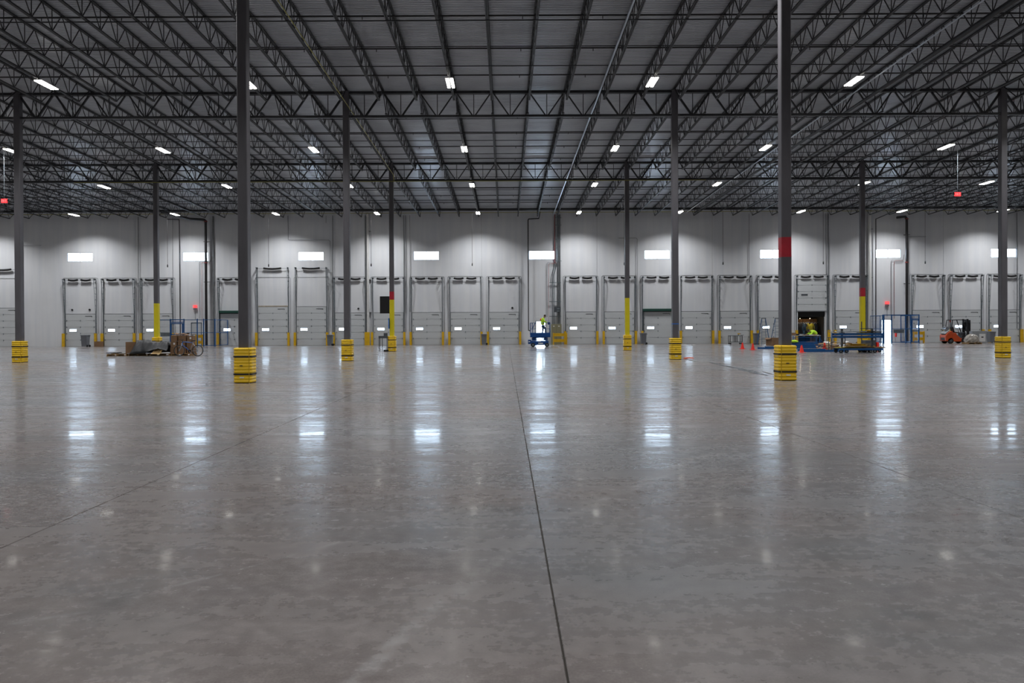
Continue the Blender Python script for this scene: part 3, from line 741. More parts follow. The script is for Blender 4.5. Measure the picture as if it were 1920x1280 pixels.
def pair(px0, px1, ztop, label_g, label_r):
    path('conduit_riser', label_g, 'conduit', [(X(px0 + 24), 73.2, ztop + 0.5), (X(px0 + 22), 73.2, ztop), (X(px0 + 1.5), 73.2, ztop), (X(px0), 73.2, ztop - 0.12), (X(px0), 73.2, 2.6)], 0.02, 'conduit')
    path('conduit_riser', label_r, 'conduit', [(X(px1 + 16), 73.15, ztop - 0.08), (X(px1 + 1.5), 73.15, ztop - 0.08), (X(px1), 73.15, ztop - 0.2), (X(px1), 73.15, 2.3)], 0.018, 'redpipe')
pair(375.5, 380.5, 8.0, 'grey bent conduit below the second window', 'red primed pipe bent below the second window')
pair(1670, 1675, 7.85, 'grey bent conduit below the eighth window', 'red primed pipe bent below the eighth window')
# hanging cords with plugs
for k, (px, lab) in enumerate([(315, 'drop cord beside the first yellow column'), (504.5, 'drop cord above the first tall dock door'), (696.5, 'drop cord right of the pale downspout'), (886, 'drop cord between the fourth and fifth windows'),
                               (1171, 'drop cord beside the middle yellow column'), (1356, 'drop cord left of the seventh window'), (1544, 'drop cord above the raised dock door'), (1735, 'drop cord right of the thick black riser')]):
    t = thing('drop_cord', 'black hanging ' + lab, 'cord', (XP(px, 70), 70.0, 7.3), group='hanging cords along the dock wall')
    MB().tube([(0, 0, 0.1), (0, 0, deck_z(70) - 0.95 - 7.3)], 0.016, 5).build('cable', M['blackpipe'], t)
    MB().lathe([(0.03, 0.18), (0.05, 0.1), (0.055, -0.05), (0.02, -0.09)], 8).build('plug', M['black'], t)
# exit signs
letters = {'E': [(0,0,0.25,1),(0,0,1,0.18),(0,0.41,0.8,0.59),(0,0.82,1,1)], 'I': [(0.35,0,0.65,1)], 'T': [(0.35,0,0.65,1),(0,0.8,1,1)]}
def exit_sign(label, loc, hang=None, pole=False):
    t = thing('exit_sign', label, 'exit sign', loc, group='lit exit signs')
    MB().box((0, 0, 0), (0.36, 0.06, 0.24)).build('sign_box', M['exitred'], t)
    mb = MB()
    for i, chx in enumerate('EXIT'):
        x0, w, h, z0 = -0.15 + i * 0.08, 0.055, 0.14, -0.07
        if chx == 'X':
            mb.bar((x0, -0.034, z0), (x0 + w, -0.034, z0 + h), 0.006, 0.014); mb.bar((x0 + w, -0.035, z0), (x0, -0.035, z0 + h), 0.006, 0.014)
        else:
            for (a, b, c, d) in letters[chx]: mb.bx(x0 + a * w, x0 + c * w, -0.038, -0.03, z0 + b * h, z0 + d * h)
    mb.build('lettering', M['white'], t)
    if hang:
        MB().tube([(0, 0, 0.12), (0, 0, hang)], 0.012, 6).build('stem', M['galv'], t)
        for sx in (-0.25, 0.25): MB().box((sx, 0, 0.02), (0.09, 0.1, 0.1)).build('emergency_lamp', M['black'], t)
    if pole:
        MB().box((0, 0.02, -0.24), (0.34, 0.08, 0.10)).build('sign_base', M['galv'], t); MB().tube([(0, 0.04, -0.3), (0, 0.04, -1.3)], 0.015, 5).build('stem', M['galv'], t)
exit_sign('red exit sign hanging from a stem at the left edge', (XP(10, 46.9), 46.9, 9.46), deck_z(46.9) - 1.0 - 9.46)
exit_sign('red exit sign hanging from a stem at the upper right', (XP(1796, 46.9), 46.9, 9.6), deck_z(46.9) - 1.0 - 9.6)
exit_sign('red exit sign on the wall above the left blue cage', (X(367), 73.2, 3.75), None, True)
exit_sign('red exit sign on the wall above the right blue cage', (X(1662.5), 73.2, 3.80), None, True)
# electrical riser right of the lift
t = thing('cable_riser', 'bundle of conduits on strut brackets above the yellow guard rail', 'conduit rack', (X(1047), 73.2, 0))
U = lambda px: X(px) - X(1047)
for px, r in ((1047, 0.06), (1050, 0.075)): MB().tube([(U(px), 0, 1.8), (U(px), 0, 12.3)], r, 8).build('conduit', M['conduit'], t)
for px, b in ((1041.5, 1036), (1045, 1039)): MB().tube([(U(px), -0.05, 12.3), (U(px), -0.05, 7.75), (U(b), -0.05, 6.6), (U(b), -0.05, 1.8)], 0.035, 8).build('conduit', M['galv'], t)
MB().tube([(U(1040.5), -0.08, 12.3), (U(1040.5), -0.08, 7.7)], 0.035, 8).build('conduit', M['redpipe'], t)
for z in (12.0, 11.3, 9.95, 7.9): MB().box((U(1047), -0.06, z), (0.62, 0.05, 0.06)).build('strut', M['galv'], t)
for z in (5.85, 4.05, 2.65): MB().box((U(1041), -0.06, z), (1.12, 0.05, 0.06)).build('strut', M['galv'], t)
pair(1026, 1028.8, 7.75, 'grey bent conduit just right of the fifth window', 'red primed pipe bent just right of the fifth window')
t = thing('switch_box', 'dark grey electrical switch box high on the conduit rack', 'electrical box', (X(1045), 73.0, 3.3))
MB().box((0, -0.1, 0), (0.58, 0.25, 0.52)).build('case', M['panelbox'], t, bevel=0.01)
for z in (0.07, -0.15): MB().box((0.05, -0.235, z), (0.26, 0.02, 0.12)).build('label_plate', M['galv'], t)
for px, lb in ((1037.5, 'left'), (1047, 'right')):
    t = thing('electrical_cabinet', 'olive grey electrical cabinet behind the yellow guard rail, %s one' % lb, 'cabinet', (X(px), 72.75, 0.0))
    MB().bx(-0.24, 0.24, -0.2, 0.4, 0, 1.92).build('case', M['cabinet'], t, bevel=0.01); MB().box((0, -0.21, 1.72), (0.14, 0.01, 0.08)).build('label_plate', M['white'], t)
    MB().box((0, -0.208, 0.95), (0.42, 0.012, 1.3)).build('cabinet_door', M['cabinet'], t)
def guard_rail(x0, x1, y, label, h=1.07):
    t = thing('guard_rail', label, 'guard rail', ((x0 + x1) / 2, y, 0)); w = (x1 - x0) / 2
    for sx in (-w, w): MB().bx(sx - 0.06, sx + 0.06, -0.06, 0.06, 0, h + 0.02).build('post', M['guard'], t)
    for z in (h - 0.15, 0.38):
        MB().bx(-w, w, -0.12, -0.06, z - 0.14, z - 0.02).bx(-w, w, -0.10, -0.06, z - 0.02, z + 0.02).bx(-w, w, -0.12, -0.06, z + 0.02, z + 0.14).build('rail', M['guard'], t)
guard_rail(X(1036), X(1060), 71.9, 'yellow guard rail before olive cabinets right of the scissor lift')
guard_rail(X(379), X(391), 71.9, 'small yellow guard rail inside the left blue cage')
guard_rail(X(1701), X(1720), 72.2, 'yellow guard rail inside the right blue cage')

# ------------------------------------------------------------------ blue mesh cages
def mesh_panel(t, p, q, z0, z1, fr=0.05):
    p, q = Vector((*p, 0)), Vector((*q, 0)); L = (q - p).length; u = (q - p) / L
    f = MB()
    for e in (p, q): f.bar(e + Vector((0, 0, z0)), e + Vector((0, 0, z1)), fr, fr)
    for z in (z0 + 0.03, z1 - 0.03, (z0 + z1) / 2): f.bar(p + Vector((0, 0, z)), q + Vector((0, 0, z)), fr, fr)
    pn = f.build('panel_frame', M['blue'], t)
    w = MB(); k = 1; s = 0.13
    while k * s < L: e = p + u * (k * s); w.bar(e + Vector((0, 0, z0)), e + Vector((0, 0, z1)), 0.004, 0.004); k += 1
    z = z0 + 0.15
    while z < z1: w.bar(p + Vector((0, 0, z)), q + Vector((0, 0, z)), 0.004, 0.004); z += 0.3
    tag(w.build('wire_mesh', M['meshm'], pn), kind='stuff')
def cage(label, segs, posts, h, loc):
    t = thing('wire_cage', label, 'cage', loc)
    for (p, q) in segs: mesh_panel(t, p, q, 0.08, h)
    for (x, y) in posts: MB().bx(x - 0.04, x + 0.04, y - 0.04, y + 0.04, 0, h + 0.06).build('post', M['blue'], t)
    return t
cy0 = 70.0; C = lambda px, d=70.0: XP(px, d)
xa = [C(299), C(319.5), C(345), C(370), C(382), C(403)]
t = cage('left blue wire mesh cage around the closed side door', [((xa[0], cy0), (xa[1], cy0)), ((xa[2], cy0), (xa[3], cy0)), ((xa[3], cy0), (xa[4], cy0)), ((xa[4], cy0), (xa[5], cy0)), ((xa[5], cy0), (xa[5], 73.2))],
     [(x, cy0) for x in xa], 2.48, (0, 0, 0))
MB().bx(xa[1], xa[2], cy0 - 0.03, cy0 + 0.03, 2.2, 2.28).bx(xa[1], xa[2], cy0 - 0.03, cy0 + 0.03, 2.42, 2.5).build('door_head', M['blue'], t)
mesh_panel(t, (xa[1] + 0.1, cy0 - 0.06), (xa[2] - 0.1, cy0 - 0.06), 0.1, 2.15, 0.09)
MB().bx(C(302), C(319), cy0 - 0.08, cy0 - 0.05, 0.95, 1.3).build('cover_plate', M['galv'], t)
xb = [C(1657.5), C(1671.8), C(1698), C(1707.5), C(1723)]
t = cage('right blue wire mesh cage around the open side door', [((xb[1], cy0), (xb[2], cy0)), ((xb[2], cy0), (xb[3], cy0)), ((xb[4], cy0), (xb[4], 73.2)), ((C(1632, 73), 73.0), (C(1650, 73), 73.0)), ((C(1632, 73), 70.6), (C(1632, 73), 73.0))],
     [(x, cy0) for x in xb] + [(C(1632, 73), 70.6)], 2.58, (0, 0, 0))
MB().bx(xb[0], xb[4], cy0 - 0.03, cy0 + 0.03, 2.55, 2.63).bx(xb[3], xb[4], cy0 - 0.03, cy0 + 0.03, 2.22, 2.28).build('top_rail', M['blue'], t)
mesh_panel(t, (xb[3] + 0.07, cy0 - 0.06), (xb[4] - 0.07, cy0 - 0.06), 0.1, 2.18, 0.09)
MB().bx(C(1676), C(1696), cy0 + 0.05, cy0 + 0.09, 0.95, 1.27).build('cover_plate', M['galv'], t)
t = thing('fire_extinguisher', 'red fire extinguisher on the wall inside the right blue cage', 'fire extinguisher', (X(1677.5), 73.1, 0.55))
MB().lathe([(0.02, 0), (0.09, 0.02), (0.09, 0.38), (0.05, 0.46), (0.03, 0.5)], 12).build('cylinder', M['cone'], t)
MB().box((0, -0.03, 0.53), (0.05, 0.12, 0.05)).build('handle', M['black'], t)

# ------------------------------------------------------------------ trailer behind the raised door
tx = doorX(8)
t = thing('trailer', 'dark trailer interior seen through the raised dock door', 'trailer', (tx, WY + 0.3, 0))
MB().bx(-1.3, 1.3, 0, 7, -0.2, 0.0).build('trailer_floor', M['ply'], t)
for sx in (-1.36, 1.30): MB().bx(sx, sx + 0.06, 0, 7, -0.2, 3.1).build('side_wall', M['dark'], t)
MB().bx(-1.3, 1.3, 0, 7, 3.05, 3.11).build('trailer_roof', M['dark'], t)
MB().bx(-1.3, 1.3, 6.9, 7, 0, 3.05).build('end_wall', M['dark'], t)
MB().bx(-1.36, 1.36, -0.06, 0.0, 2.5, 3.1).build('head_curtain', M['rubber'], t)
for k in range(7): MB().box((-1.05 + k * 0.35, 1.5, 2.13), (0.31, 0.06, 0.36)).build('plank', M['ply'], t)
for k in range(3): MB().box((0.62 + k * 0.24, 1.45, 1.1), (0.2, 0.05, 1.9)).build('plank', M['ply'], t)
MB().tube([(-1.25, 0.8, 1.98), (1.1, 0.8, 1.98)], 0.02, 8).build('clothes_rail', M['galv'], t)
def jacket(label, x, m, w=0.34, L=0.95):
    o = thing('hanging_jacket', label, 'jacket', (tx + x * 0.9 + 0.12, WY + 1.1, 1.90), group='jackets hung in the trailer')
    mb = MB(); vs = []; n = 10
    prof = [(0.05, 0.0, 0.03), (w * 0.32, -0.06, 0.08), (w * 0.5, -0.14, 0.12), (w * 0.46, -0.45, 0.12), (w * 0.5, -L, 0.14)]
    for (hw, z, dp) in prof:
        for k in range(n):
            a = 2 * pi * k / n; q = 1 + 0.12 * sin(3 * a + z * 9)
            vs.append((hw * cos(a) * q, dp * sin(a) * q, z))
    mb.add(vs, [(i * n + k, i * n + (k + 1) % n, (i + 1) * n + (k + 1) % n, (i + 1) * n + k) for i in range(len(prof) - 1) for k in range(n)])
    mb.build('body', M[m], o, smooth=True)
    for sx in (-1, 1): MB().tube([(sx * w * 0.42, -0.02, -0.12), (sx * (w * 0.55), -0.06, -0.4), (sx * (w * 0.52), -0.08, -0.72)], [0.07, 0.06, 0.05], 8).build('sleeve', M[m], o, smooth=True)
    MB().tube([(-w * 0.4, 0, -0.05), (0, 0, 0.05), (w * 0.4, 0, -0.05)], 0.012, 5).tube([(0, 0, 0.04), (0, 0, 0.11)], 0.008, 5).build('hanger', M['white'], o)
for a in (('black jacket hanging at the left end of the trailer rail', -1.05, 'cloth', 0.34, 1.1), ('second dark jacket on the trailer rail', -0.78, 'cloth', 0.3, 1.2), ('blue grey coverall hanging on the trailer rail', -0.5, 'denim', 0.26, 1.3),
          ('dark jacket left of the yellow ones in the trailer', -0.28, 'cloth', 0.3, 1.1), ('yellow jacket hanging in the trailer, left of two', -0.03, 'hiyel', 0.28, 0.85), ('lime yellow jacket hanging in the trailer, right of two', 0.36, 'hiyel', 0.34, 0.8),
          ('brown black coat at the right end of the trailer rail', 0.72, 'cloth', 0.36, 1.1)): jacket(*a)
for k, (lx, ly) in enumerate(((-0.8, 0.5), (0.15, 0.5))):
    o = thing('bare_bulb', ('left' if k == 0 else 'middle') + ' warm bulb glowing above the hanging jackets', 'bulb', (tx + lx, WY + 0.3 + ly, 2.35))
    MB().sph((0, 0, 0), 0.035).build('bulb', M['bulb'], o); MB().tube([(0, 0, 0.02), (0, 0, 0.66)], 0.008, 5).build('cable', M['black'], o)
    ldb = bpy.data.lights.new('bulb light', 'POINT'); ldb.energy = 7; ldb.color = (1, 0.8, 0.55); ldb.shadow_soft_size = 0.04
    lo = bpy.data.objects.new('bulb_light', ldb); COL.objects.link(lo); lo.parent = o; lo.location = (0, 0, -0.05)

# ------------------------------------------------------------------ people
def skinned(name, pts, edges, m, parent=None, sub=2, root=0):
    me = bpy.data.meshes.new(name); me.from_pydata([p[:3] for p in pts], edges, []); me.materials.append(m)
    o = bpy.data.objects.new(name, me); COL.objects.link(o)
    md = o.modifiers.new('skin', 'SKIN'); md.use_smooth_shade = True
    for i, p in enumerate(pts):
        v = me.skin_vertices[0].data[i]; r = p[3]; v.radius = r if isinstance(r, tuple) else (r, r); v.use_root = (i == root)
    s = o.modifiers.new('subdivision', 'SUBSURF'); s.levels = sub; s.render_levels = sub
    if parent: o.parent = parent
    return o
def chain(n, start=0): return [(start + i, start + i + 1) for i in range(n - 1)]
def hand(t, wrist, d, up, m):
    # palm and five separate curled fingers; d = pointing direction, up = back of the hand
    w, d, up = Vector(wrist), Vector(d).normalized(), Vector(up).normalized(); s = d.cross(up).normalized()
    skinned('palm', [(*w, 0.028), (*(w + d * 0.045), (0.038, 0.02)), (*(w + d * 0.085), (0.038, 0.018))], chain(3), m, t, 1)
    for k, (off, L) in enumerate(((-0.028, 0.065), (-0.010, 0.075), (0.010, 0.072), (0.028, 0.055))):
        b = w + d * 0.08 + s * off
        skinned('finger', [(*b, 0.009), (*(b + d * L * 0.5 - up * 0.008), 0.0085), (*(b + d * L * 0.8 - up * 0.03), 0.008), (*(b + d * L * 0.75 - up * 0.05), 0.007)], chain(4), m, t, 1)
    b = w + d * 0.03 - s * 0.03
    skinned('thumb', [(*b, 0.011), (*(b - s * 0.025 + d * 0.03 - up * 0.01), 0.010), (*(b - s * 0.02 + d * 0.06 - up * 0.03), 0.008)], chain(3), m, t, 1)
def head(t, c, face, tilt=0.0):
    h = Vector(c); f = Vector(face).normalized(); z = Vector((0, 0, 1)); side = z.cross(f).normalized(); f2 = (f * cos(tilt) - z * sin(tilt)).normalized(); u = f2.cross(side) * -1
    if u.z < 0: u = -u
    def P3(a, b, c_): return h + f2 * a + side * b + u * c_
    R = Matrix((side, f2, u)).transposed()
    mb = MB(); mb.sph((0, 0, 0), (0.075, 0.092, 0.112), 16, 12)
    mb.sph((0, 0.095, -0.015), (0.013, 0.02, 0.022), 8, 6)
    for sx in (-1, 1): mb.sph((sx * 0.077, -0.005, -0.01), (0.01, 0.018, 0.03), 8, 6)
    mb.sph((0, 0.06, -0.075), (0.045, 0.035, 0.035), 10, 8)
    mb.v = [tuple(h + R @ Vector(v)) for v in mb.v]; mb.build('head', M['skin'], t, smooth=True)
    mb = MB()
    for sx in (-1, 1): mb.sph((sx * 0.03, 0.084, 0.01), (0.013, 0.008, 0.008), 8, 6)
    mb.v = [tuple(h + R @ Vector(v)) for v in mb.v]; mb.build('eyes', M['hair'], t, smooth=True)
    mb = MB(); mb.sph((0, 0.088, -0.05), (0.024, 0.008, 0.006), 8, 6); mb.v = [tuple(h + R @ Vector(v)) for v in mb.v]; mb.build('mouth', M['redpipe'], t, smooth=True)
    mb = MB(); mb.sph((0, -0.018, 0.03), (0.086, 0.094, 0.098), 16, 12); mb.sph((0, 0.045, -0.09), (0.05, 0.045, 0.03), 10, 8)
    mb.v = [tuple(h + R @ Vector(v)) for v in mb.v]; mb.build('hair', M['hair'], t, smooth=True)

# ------------------------------------------------------------------ scissor lift and its operator
LY = 64.3; LX = XP(1012, LY)
t = thing('scissor_lift', 'small blue scissor lift standing in front of the bright open door', 'scissor lift', (LX, LY, 0))
def bluebox(name, *a, m='liftblue', bevel=0.015): return MB().bx(*a).build(name, M[m], t, bevel=bevel)
bluebox('chassis', -0.72, 0.72, -0.36, 0.36, 0.14, 0.50)
bluebox('entry_step', -0.98, -0.72, -0.30, 0.30, 0.24, 0.60)
bluebox('battery_tray', -0.60, -0.10, -0.40, -0.34, 0.17, 0.42); bluebox('battery_tray', 0.02, 0.50, -0.40, -0.34, 0.17, 0.42)
for sx in (-0.58, 0.58):
    for sy in (-0.36, 0.36):
        w = MB().tube([(sx, sy - 0.06, 0.17), (sx, sy + 0.06, 0.17)], 0.17, 18).build('wheel', M['rubber'], t)
        MB().tube([(sx, sy - 0.07, 0.17), (sx, sy + 0.07, 0.17)], 0.08, 10).build('hub', M['galv'], w)
for k in range(3):
    z = 0.54 + k * 0.10
    for sy in (-0.28, 0.28):
        MB().bar((-0.66, sy, z), (0.66, sy, z + 0.07), 0.04, 0.05).build('scissor_arm', M['liftblue'], t); MB().bar((-0.66, sy, z + 0.07), (0.66, sy, z), 0.04, 0.05).build('scissor_arm', M['liftblue'], t)
bluebox('platform', -0.80, 0.86, -0.38, 0.38, 0.86, 1.0)
bluebox('toe_board', -0.80, 0.86, -0.40, -0.375, 0.80, 1.18); bluebox('toe_board', -0.80, 0.86, 0.375, 0.40, 0.80, 1.18)
rl = MB()
for sy in (-0.38, 0.38):
    for sx in (-0.78, -0.62, 0.84): rl.tube([(sx, sy, 1.0), (sx, sy, 2.0)], 0.022, 6)
    for z in (2.0, 1.5): rl.tube([(-0.78, sy, z), (0.84, sy, z)], 0.02, 6)
    rl.tube([(-0.62, sy, 1.5), (-0.38, sy, 2.0)], 0.02, 6)
for sx in (-0.78, 0.84):
    for z in (2.0, 1.5): rl.tube([(sx, -0.38, z), (sx, 0.38, z)], 0.02, 6)
rl.build('guard_rails', M['liftblue'], t)
MB().box((0.74, -0.25, 1.95), (0.16, 0.2, 0.22)).build('control_box', M['liftblue'], t, bevel=0.02)
MB().tube([(0.74, -0.25, 2.06), (0.74, -0.25, 2.16)], 0.012, 6).sph((0.74, -0.25, 2.19), 0.03).build('joystick', M['blue'], t)
MB().tube([(-0.42, 0.36, 2.0), (-0.42, 0.36, 2.5), (0.0, 0.36, 2.5)], 0.012, 6).build('rear_bracket', M['white'], t)
for x0, w in ((-0.12, 0.36),):
    MB().box((0.06, -0.412, 0.30), (0.4, 0.012, 0.07)).box((-0.05, -0.365, 0.47), (0.22, 0.012, 0.06)).build('white_decal', M['white'], t)
MB().box((-0.88, -0.31, 0.44), (0.12, 0.01, 0.07)).build('white_decal', M['white'], t)
# operator: standing on the platform, leaning over the right rail, facing right
p = thing('person', 'person in lime safety jacket and dark jeans standing on the scissor lift', 'person', (LX, LY, 1.0))
bx = 0.18
HIP, SH, NK, HD = (bx + 0.06, 0, 0.86), (bx + 0.12, 0, 1.30), (bx + 0.17, 0, 1.42), (bx + 0.24, 0, 1.52)
skinned('jacket', [(bx + 0.06, 0, 0.80, 0.17), (bx + 0.05, 0, 0.98, 0.175), (bx + 0.08, 0, 1.18, 0.19), (bx + 0.13, 0, 1.36, (0.13, 0.11)), (bx + 0.15, 0, 1.42, 0.075),
    (bx + 0.12, -0.2, 1.30, 0.085), (bx + 0.20, -0.25, 1.10, 0.065), (bx + 0.42, -0.22, 0.98, 0.048), (bx + 0.12, 0.2, 1.30, 0.085), (bx + 0.20, 0.25, 1.10, 0.065), (bx + 0.42, 0.22, 1.02, 0.048)],
    [(0, 1), (1, 2), (2, 3), (3, 4), (3, 5), (5, 6), (6, 7), (3, 8), (8, 9), (9, 10)], M['hivis'], p)
skinned('jeans', [(bx + 0.08, 0, 0.86, 0.15), (bx + 0.06, -0.09, 0.72, 0.12), (bx + 0.09, -0.10, 0.45, 0.085), (bx + 0.02, -0.10, 0.1, 0.065), (bx + 0.12, 0.09, 0.72, 0.11), (bx + 0.30, 0.10, 0.48, 0.085), (bx + 0.32, 0.10, 0.1, 0.065)],
    [(0, 1), (1, 2), (2, 3), (0, 4), (4, 5), (5, 6)], M['jeans'], p)
for sx, sy in ((0.02, -0.10), (0.32, 0.10)):
    skinned('boot', [(bx + sx, sy, 0.12, 0.06), (bx + sx + 0.01, sy, 0.05, (0.055, 0.055)), (bx + sx + 0.16, sy, 0.04, (0.05, 0.045))], chain(3), M['black'], p, 1)
skinned('neck', [(bx + 0.14, 0, 1.38, 0.055), (bx + 0.21, 0, 1.50, 0.05)], [(0, 1)], M['skin'], p)
head(p, (bx + 0.25, 0, 1.56), (1, -0.1, 0), 0.55)
hand(p, (bx + 0.44, -0.22, 0.97), (1, 0, -0.1), (0, 0, 1), M['skin']); hand(p, (bx + 0.44, 0.22, 1.01), (1, 0, -0.1), (0, 0, 1), M['skin'])
MB().sph((bx - 0.06, 0.02, 1.27), (0.09, 0.12, 0.11)).build('orange_pouch', M['cordor'], p, smooth=True)['label'] = 'orange pouch on the back'

# ------------------------------------------------------------------ worker bending over the bench
BY_ = 60.0; bxx = XP(1509, BY_)
t = thing('work_bench', 'long steel work bench under the bending worker in lime', 'work bench', (bxx, BY_, 0))
MB().box((0, 0, 0.89), (2.2, 0.75, 0.05)).build('bench_top', M['greybox'], t, bevel=0.005)
for sx in (-1.03, 1.03):
    for sy in (-0.32, 0.32): MB().box((sx, sy, 0.435), (0.05, 0.05, 0.87)).build('leg', M['blue'], t)
MB().box((0, 0, 0.3), (2.1, 0.65, 0.03)).build('shelf', M['blue'], t)
MB().bar((1.05, -0.2, 0.8), (1.45, -0.2, 0.05), 0.03, 0.03).build('brace', M['blue'], t)
def small_box(name, label, cat, x, y, z, d, m, rz=0.0, bevel=0.005, parts=None):
    o = MB().box((0, 0, d[2] / 2), d).build(name, M[m], None, (x, y, z), bevel=bevel); o.rotation_euler.z = rz; tag(o, label, cat); return o
small_box('cardboard_box', 'small brown box at the left end of the work bench', 'box', bxx - 0.9, BY_, 0.915, (0.35, 0.3, 0.2), 'card', 0.1)
small_box('parts_tray', 'grey parts tray in the middle of the work bench', 'tray', bxx - 0.35, BY_ - 0.05, 0.915, (0.4, 0.3, 0.1), 'greybox', 0.0)
small_box('paper_stack', 'white paper sheets lying right on the work bench', 'paper', bxx + 0.95, BY_ + 0.12, 0.915, (0.25, 0.3, 0.03), 'white', 0.2)
p = thing('person', 'person in lime safety jacket bending over the work bench before the trailer', 'person', (XP(1528, 60.6), BY_ + 0.62, 0))
skinned('jacket', [(0.10, 0, 0.92, (0.18, 0.17)), (0.05, 0, 1.08, (0.19, 0.16)), (-0.12, 0, 1.22, (0.21, 0.15)), (-0.30, 0, 1.22, (0.13, 0.12)), (-0.38, 0, 1.20, 0.08),
    (-0.28, -0.2, 1.18, 0.09), (-0.38, -0.28, 1.0, 0.068), (-0.62, -0.34, 0.98, 0.05), (-0.28, 0.2, 1.18, 0.09), (-0.36, 0.26, 1.03, 0.068), (-0.58, 0.1, 1.0, 0.05)],
    [(0, 1), (1, 2), (2, 3), (3, 4), (3, 5), (5, 6), (6, 7), (3, 8), (8, 9), (9, 10)], M['hivis'], p)
skinned('trousers', [(0.10, 0, 0.90, 0.13), (0.11, -0.10, 0.80, 0.105), (0.04, -0.11, 0.46, 0.08), (0.10, -0.11, 0.1, 0.065), (0.11, 0.10, 0.80, 0.105), (0.06, 0.11, 0.46, 0.08), (0.14, 0.11, 0.1, 0.065)],
    [(0, 1), (1, 2), (2, 3), (0, 4), (4, 5), (5, 6)], M['trouser'], p)
for sx, sy in ((0.10, -0.11), (0.14, 0.11)):
    skinned('boot', [(sx, sy, 0.12, 0.06), (sx - 0.01, sy, 0.05, 0.055), (sx - 0.15, sy, 0.04, (0.05, 0.045))], chain(3), M['black'], p, 1)
skinned('neck', [(-0.34, 0, 1.21, 0.06), (-0.44, 0, 1.25, 0.052)], [(0, 1)], M['skin'], p)
head(p, (-0.50, 0, 1.27), (-1, -0.15, 0), 0.9)
hand(p, (-0.64, -0.34, 0.975), (-1, 0.1, -0.05), (0, 0, 1), M['skin']); hand(p, (-0.60, 0.1, 0.99), (-1, -0.2, -0.05), (0, 0, 1), M['skin'])

# ------------------------------------------------------------------ cones, ladders, bins, carts by the wall
conem = MB().lathe([(0.035, 0.46), (0.135, 0.03), (0.14, 0.02), (0.12, 0.02)][::-1], 20).mesh('cone_body', M['cone'], False)
coneb = MB().box((0, 0, 0.012), (0.34, 0.34, 0.024)).mesh('cone_base', M['cone'])
for px, d, lab in ((1392, 55.8, 'small orange cone, farthest left of the cones'), (1411.5, 53.4, 'orange cone between the far cone and the near column'), (1503, 47.6, 'orange cone right of the near right column guard'), (1546, 54.5, 'orange cone tipped among the debris, farthest right')):
    t = thing('traffic_cone', lab, 'cone', (XP(px, d), d, 0), 0.3, 'orange traffic cones'); link('cone_body', conem, t); link('cone_base', coneb, t)
def step_ladder(px, d, lab, h=2.3, rz=0.0):
    t = thing('step_ladder', lab, 'ladder', (XP(px, d), d, 0), rz)
    for sx in (-1, 1):
        MB().bar((sx * 0.36, -0.55, 0), (sx * 0.15, 0, h), 0.03, 0.07).build('front_rail', M['ladder'], t)
        MB().bar((sx * 0.42, 0.6, 0), (sx * 0.15, 0.04, h), 0.03, 0.05).build('rear_rail', M['ladder'], t)
    for k in range(1, 8):
        f = k / 8; MB().box((0, -0.55 * (1 - f), h * f), (2 * (0.36 - 0.21 * f), 0.09, 0.03)).build('step', M['galv'], t)
    for f in (0.2, 0.45, 0.7): MB().box((0, 0.6 - 0.56 * f, h * f), (2 * (0.42 - 0.27 * f), 0.02, 0.04)).build('rear_brace', M['galv'], t)
    MB().box((0, 0, h + 0.03), (0.36, 0.2, 0.06)).build('top_cap', M['panelbox'], t)
step_ladder(1432, 68.5, 'blue stepladder fully in view behind the cones')
step_ladder(1457, 69.5, 'blue stepladder half hidden by the near right column')
def bin_(px, d, lab, wheeled=True, s=1.0):
    t = thing('waste_bin', lab, 'bin', (XP(px, d), d, 0))
    if wheeled:
        MB().box((0, 0, 0.55 * s), (0.56 * s, 0.62 * s, 1.0 * s), taper=0.82).build('body', M['bin'], t, bevel=0.02)
        MB().box((0, 0.0, 1.08 * s), (0.62 * s, 0.68 * s, 0.07)).build('lid', M['bin'], t, bevel=0.02)
        for sy in (-0.22, 0.22): MB().tube([(0.27 * s, sy - 0.03, 0.1), (0.27 * s, sy + 0.03, 0.1)], 0.1, 14).build('wheel', M['rubber'], t)
        MB().tube([(0.34, -0.2, 1.0 * s), (0.34, 0.2, 1.0 * s)], 0.018, 6).build('handle', M['rubber'], t)
    else:
        MB().lathe([(0.24, 0.05), (0.3, 0.92), (0.34, 0.94), (0.34, 1.0), (0.3, 1.0), (0.26, 0.9)], 20).build('body', M['bin'], t)
        MB().lathe([(0.26, 0.0), (0.26, 0.05), (0.2, 0.06)], 16).build('dolly', M['rubber'], t)
bin_(160, 71.2, 'grey wheeled bin with lid before the first full dock door')
bin_(619, 71.6, 'narrow grey bin left of the scuffed column', True, 0.92)
bin_(907.5, 71.8, 'narrow grey bin two doors left of the scissor lift', True, 0.92)
bin_(1206, 71.0, 'grey bin right of the middle yellow column', True, 0.95)
bin_(1418, 69.8, 'round grey bin left of the blue stepladder', False)
bin_(1858, 71.2, 'grey bin right of the wrapped pallet', True, 0.95)
small_box('cardboard_sheet', 'flat brown cardboard leaning by the left dock guards', 'cardboard', XP(185, 71.9), 71.9, 0, (0.85, 0.06, 0.5), 'card')
